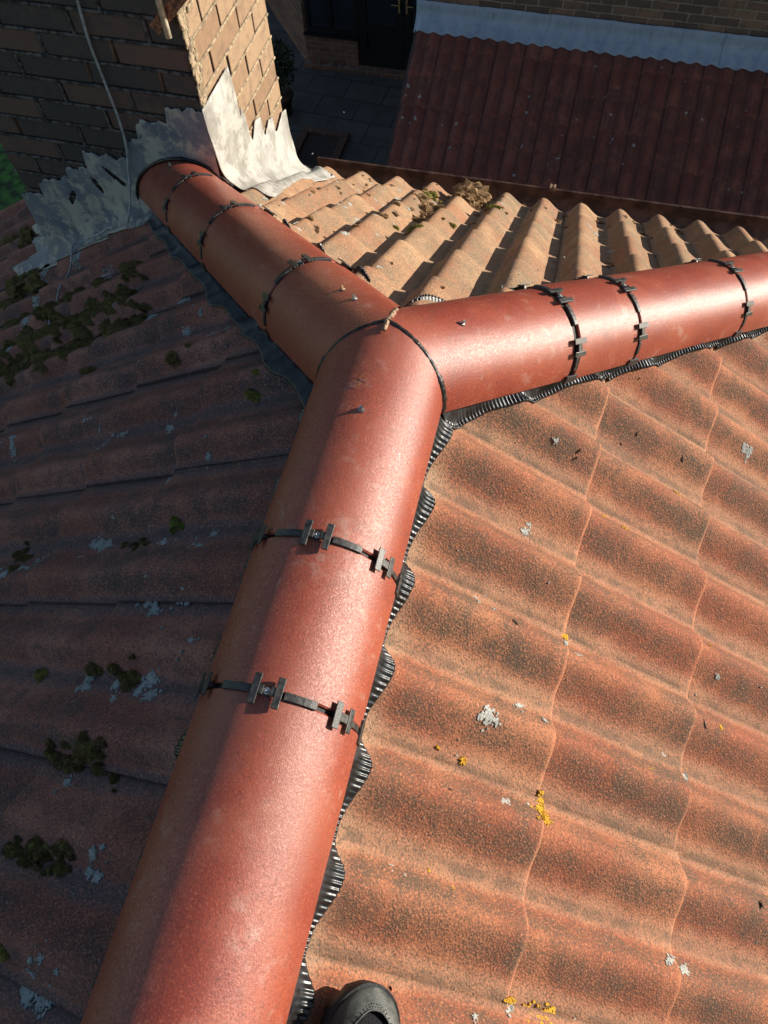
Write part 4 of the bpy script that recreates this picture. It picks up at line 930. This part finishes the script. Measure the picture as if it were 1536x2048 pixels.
# lead flashing of the lean-to: several overlapping lengths, scalloped over the rolls
fl = [(-1.50, -.19), (-.205, 1.40), (1.385, 3.2)]
for i, (x0, x1) in enumerate(fl):
    bm = bmesh.new(); n = int((x1 - x0) / .011); rows = []; lift = .006 * i
    for k in range(n + 1):
        x = x0 + (x1 - x0) * k / n; row = []
        wv_ = .006 * nz(x * 2.3, i); top = -3.055 + wv_ + .004 * nz(x * 12, 5)
        dlow = .150 + .012 * nz(x * 3, 2) + .012 * prof((x - SE.ac) / SE.roll)
        for t_ in (0, .2, .42, .5, .58, .7, .82, .92, 1.0):
            if t_ <= .5: y = 6.588 - .004 - lift - .012 * t_; z = top + (-3.155 - top) * t_ / .5
            else:
                u = (t_ - .5) / .5; y = 6.57 - u * (dlow - .03) - lift; zs = SE.z(x, y) + .007; zt_ = -3.155 - (6.57 - y) * tt * .95
                z = zs * (.55 + .45 * u) + (zt_ + .012) * (.45 - .45 * u); z = max(z, zs)
            row.append(bm.verts.new((x, y, z + lift * .6 + .002 * nz(x * 9, t_ * 4, i))))
        rows.append(row)
    for q, s_ in zip(rows, rows[1:]):
        for k in range(8): bm.faces.new((q[k], q[k + 1], s_[k + 1], s_[k]))
    bmesh.ops.recalc_face_normals(bm, faces=bm.faces)
    o = fin("lead_flashing", bm, M['leadb'], lt, True, label="blue-grey lead flashing strip where the lean-to meets the brick wall"); m = o.modifiers.new("s", 'SOLIDIFY'); m.thickness = .003
rw = empty("rear_wing", (5, 10, GROUND), label="tall brick wing of the house rising behind the lean-to roof", cat="building")
bm = bmesh.new(); box(bm, -1.42, 16.0, 6.6, 15.0, GROUND, 1.45); fin("wall", bm, M['farbrick'], rw)
bm = bmesh.new(); v = [bm.verts.new(p) for p in ((-1.7, 6.3, 1.4), (16.2, 6.3, 1.4), (16.2, 15.3, 1.4), (-1.7, 15.3, 1.4), (2.5, 10.8, 3.3), (12, 10.8, 3.3))]
for f in ((0, 1, 5, 4), (1, 2, 5), (2, 3, 4, 5), (3, 0, 4), (3, 2, 1, 0)): bm.faces.new([v[i] for i in f])
fin("roof", bm, M['tileE'], rw)
yh = empty("garden_room", (-3, 10.3, GROUND), label="brick garden room with black framed window and glazed door at the back of the shaded patio", cat="building")
Y0 = 9.96
bm = bmesh.new(); box(bm, -4.02, -3.20, Y0, Y0 + .25, GROUND, -5.52); box(bm, -3.2, -1.42, Y0 + .26, Y0 + 3, GROUND + 2.15, GROUND + 2.6)
box(bm, -4.0, -1.42, Y0 + .02, Y0 + .24, GROUND + 2.15, GROUND + 2.9)
# splayed side
ang = atan2(1.33, -1.04); v = [bm.verts.new(p) for p in ((-4.02, Y0, GROUND), (-5.30, Y0 + 1.6, GROUND), (-5.30, Y0 + 1.6, -5.1), (-4.02, Y0, -5.1))]
w_ = [bm.verts.new(q.co + Vector((.2, .16, 0))) for q in v]
bm.faces.new(v); bm.faces.new(w_[::-1])
for k in range(4): bm.faces.new((v[k], w_[k], w_[(k + 1) % 4], v[(k + 1) % 4]))
bmesh.ops.recalc_face_normals(bm, faces=bm.faces)
fin("plinth_wall", bm, M['farbrickred'], yh)
bm = bmesh.new(); box(bm, -4.06, -1.40, Y0 - .10, Y0 + .02, GROUND + .004, GROUND + .075); fin("brick_step", bm, M['farbrickred'], yh)
bm = bmesh.new()
for a in (-4.0, -3.24): box(bm, a, a + .07, Y0 + .03, Y0 + .11, -5.515, -3.9)
box(bm, -3.93, -3.24, Y0 + .03, Y0 + .11, -5.515, -5.44); box(bm, -4.03, -3.17, Y0 - .03, Y0 + .14, -5.545, -5.517); box(bm, -3.64, -3.58, Y0 + .035, Y0 + .10, -5.44, -3.9)
wn = fin("window", bm, M['blackwood'], yh); bm = bmesh.new(); box(bm, -3.93, -3.24, Y0 + .06, Y0 + .075, -5.44, -3.9); fin("pane", bm, M['glass'], wn)
for x0, x1 in ((-3.16, -2.50), (-2.49, -1.83)):
    bm = bmesh.new(); z0 = GROUND + .08; y0, y1 = Y0 + .02, Y0 + .075
    box(bm, x0, x0 + .11, y0, y1, z0, GROUND + 2.1); box(bm, x1 - .11, x1, y0, y1, z0, GROUND + 2.1); box(bm, x0 + .11, x1 - .11, y0, y1, z0, z0 + .22); box(bm, x0 + .11, x1 - .11, y0, y1, z0 + .52, z0 + .62)
    box(bm, x0 + .112, x1 - .112, y0 + .02, y1 - .02, z0 + .22, z0 + .52)
    dr = fin("door", bm, M['blackwood'], yh); bm = bmesh.new(); box(bm, x0 + .112, x1 - .112, y0 + .02, y0 + .032, z0 + .62, GROUND + 2.1); fin("pane", bm, M['glass'], dr)
    bm = bmesh.new(); hx = x1 - .05 if x0 < -3 else x0 + .05; box(bm, hx - .012, hx + .012, y0 - .012, y0 - .002, GROUND + .9, GROUND + 1.12); tube(bm, [(hx, y0 - .008, GROUND + 1.02), (hx, y0 - .05, GROUND + 1.02), (hx - .10 * (1 if x0 < -3 else -1), y0 - .055, GROUND + 1.02)], .008, 8); fin("handle", bm, M['rustscrew'], dr)
bm = bmesh.new(); box(bm, -1.83, -1.42, Y0 + .02, Y0 + .10, GROUND + .08, GROUND + 2.15); fin("side_panel", bm, M['blackwood'], yh)
# ground
def sheet(name, pts, z, mat, label=None):
    bm = bmesh.new(); bm.faces.new([bm.verts.new((x, y, z)) for x, y in pts]); return fin(name, bm, M[mat], None, kind='structure')
sheet("ground", ((-90, -90), (90, -90), (90, 90), (-90, 90)), GROUND - .012, 'lawn')
sheet("patio", ((-5.6, 1.2), (5.5, 1.2), (5.5, 14), (-5.6, 14)), GROUND, 'patio')
pb = empty("sunken_bed", (-3.3, 8.0, GROUND), label="small square brick edged bed let into the patio", cat="planting bed")
bm = bmesh.new()
for a, b, c, d in ((-3.62, -2.92, 7.55, 7.65), (-3.62, -2.92, 8.35, 8.45), (-3.62, -3.52, 7.66, 8.34), (-3.02, -2.92, 7.66, 8.34)): box(bm, a, b, c, d, GROUND + .003, GROUND + .05)
fin("brick_edging", bm, M['farbrickred'], pb); bm = bmesh.new(); box(bm, -3.515, -3.025, 7.655, 8.345, GROUND + .002, GROUND + .02); fin("soil", bm, M['bit'], pb)
def shrub(x, y, h, r, label, pot=True, cat="shrub"):
    t = empty("potted_shrub", (x, y, GROUND), label=label, cat=cat)
    bm = bmesh.new(); tube(bm, [(x, y, GROUND + .003), (x, y, GROUND + .26), (x, y, GROUND + .262), (x, y, GROUND + .30)], [.11, .16, .18, .18], 20); fin("pot", bm, M['terrapot'], t, True)
    bm = bmesh.new(); tube(bm, [(x, y, GROUND + .28), (x + .02, y, GROUND + .3 + h * .5)], [.018, .008], 8)
    for i in range(7):
        a = i * 2.4; tube(bm, [(x, y, GROUND + .35 + .04 * i), (x + r * .7 * cos(a), y + r * .7 * sin(a), GROUND + .5 + h * .5 + .05 * (i % 3))], [.008, .003], 6)
    fin("stem", bm, M['fascia'], t)
    bm = bmesh.new()
    for i in range(1500):
        d = Vector((random.gauss(0, 1), random.gauss(0, 1), random.gauss(0, 1))).normalized() * random.uniform(.35, 1) ** .5
        k = 1 + .3 * nz(d.x * 3, d.y * 3, d.z * 3 + x); c = Vector((x + d.x * r * k, y + d.y * r * k, GROUND + .35 + h * .5 + d.z * h * .5 * k))
        a = Vector((random.gauss(0, 1), random.gauss(0, 1), random.gauss(0, 1))).normalized() * .03; b = a.cross(d).normalized() * .012
        bm.faces.new([bm.verts.new(c + a), bm.verts.new(c + b), bm.verts.new(c - a), bm.verts.new(c - b)])
    fin("foliage", bm, M['leaf'], t)
shrub(-4.02, 8.75, .75, .27, "dark leafy shrub in a pot showing just past the right edge of the chimney")
shrub(-3.75, 7.75, .35, .18, "small low potted shrub beside the chimney flashing, below the tall one")
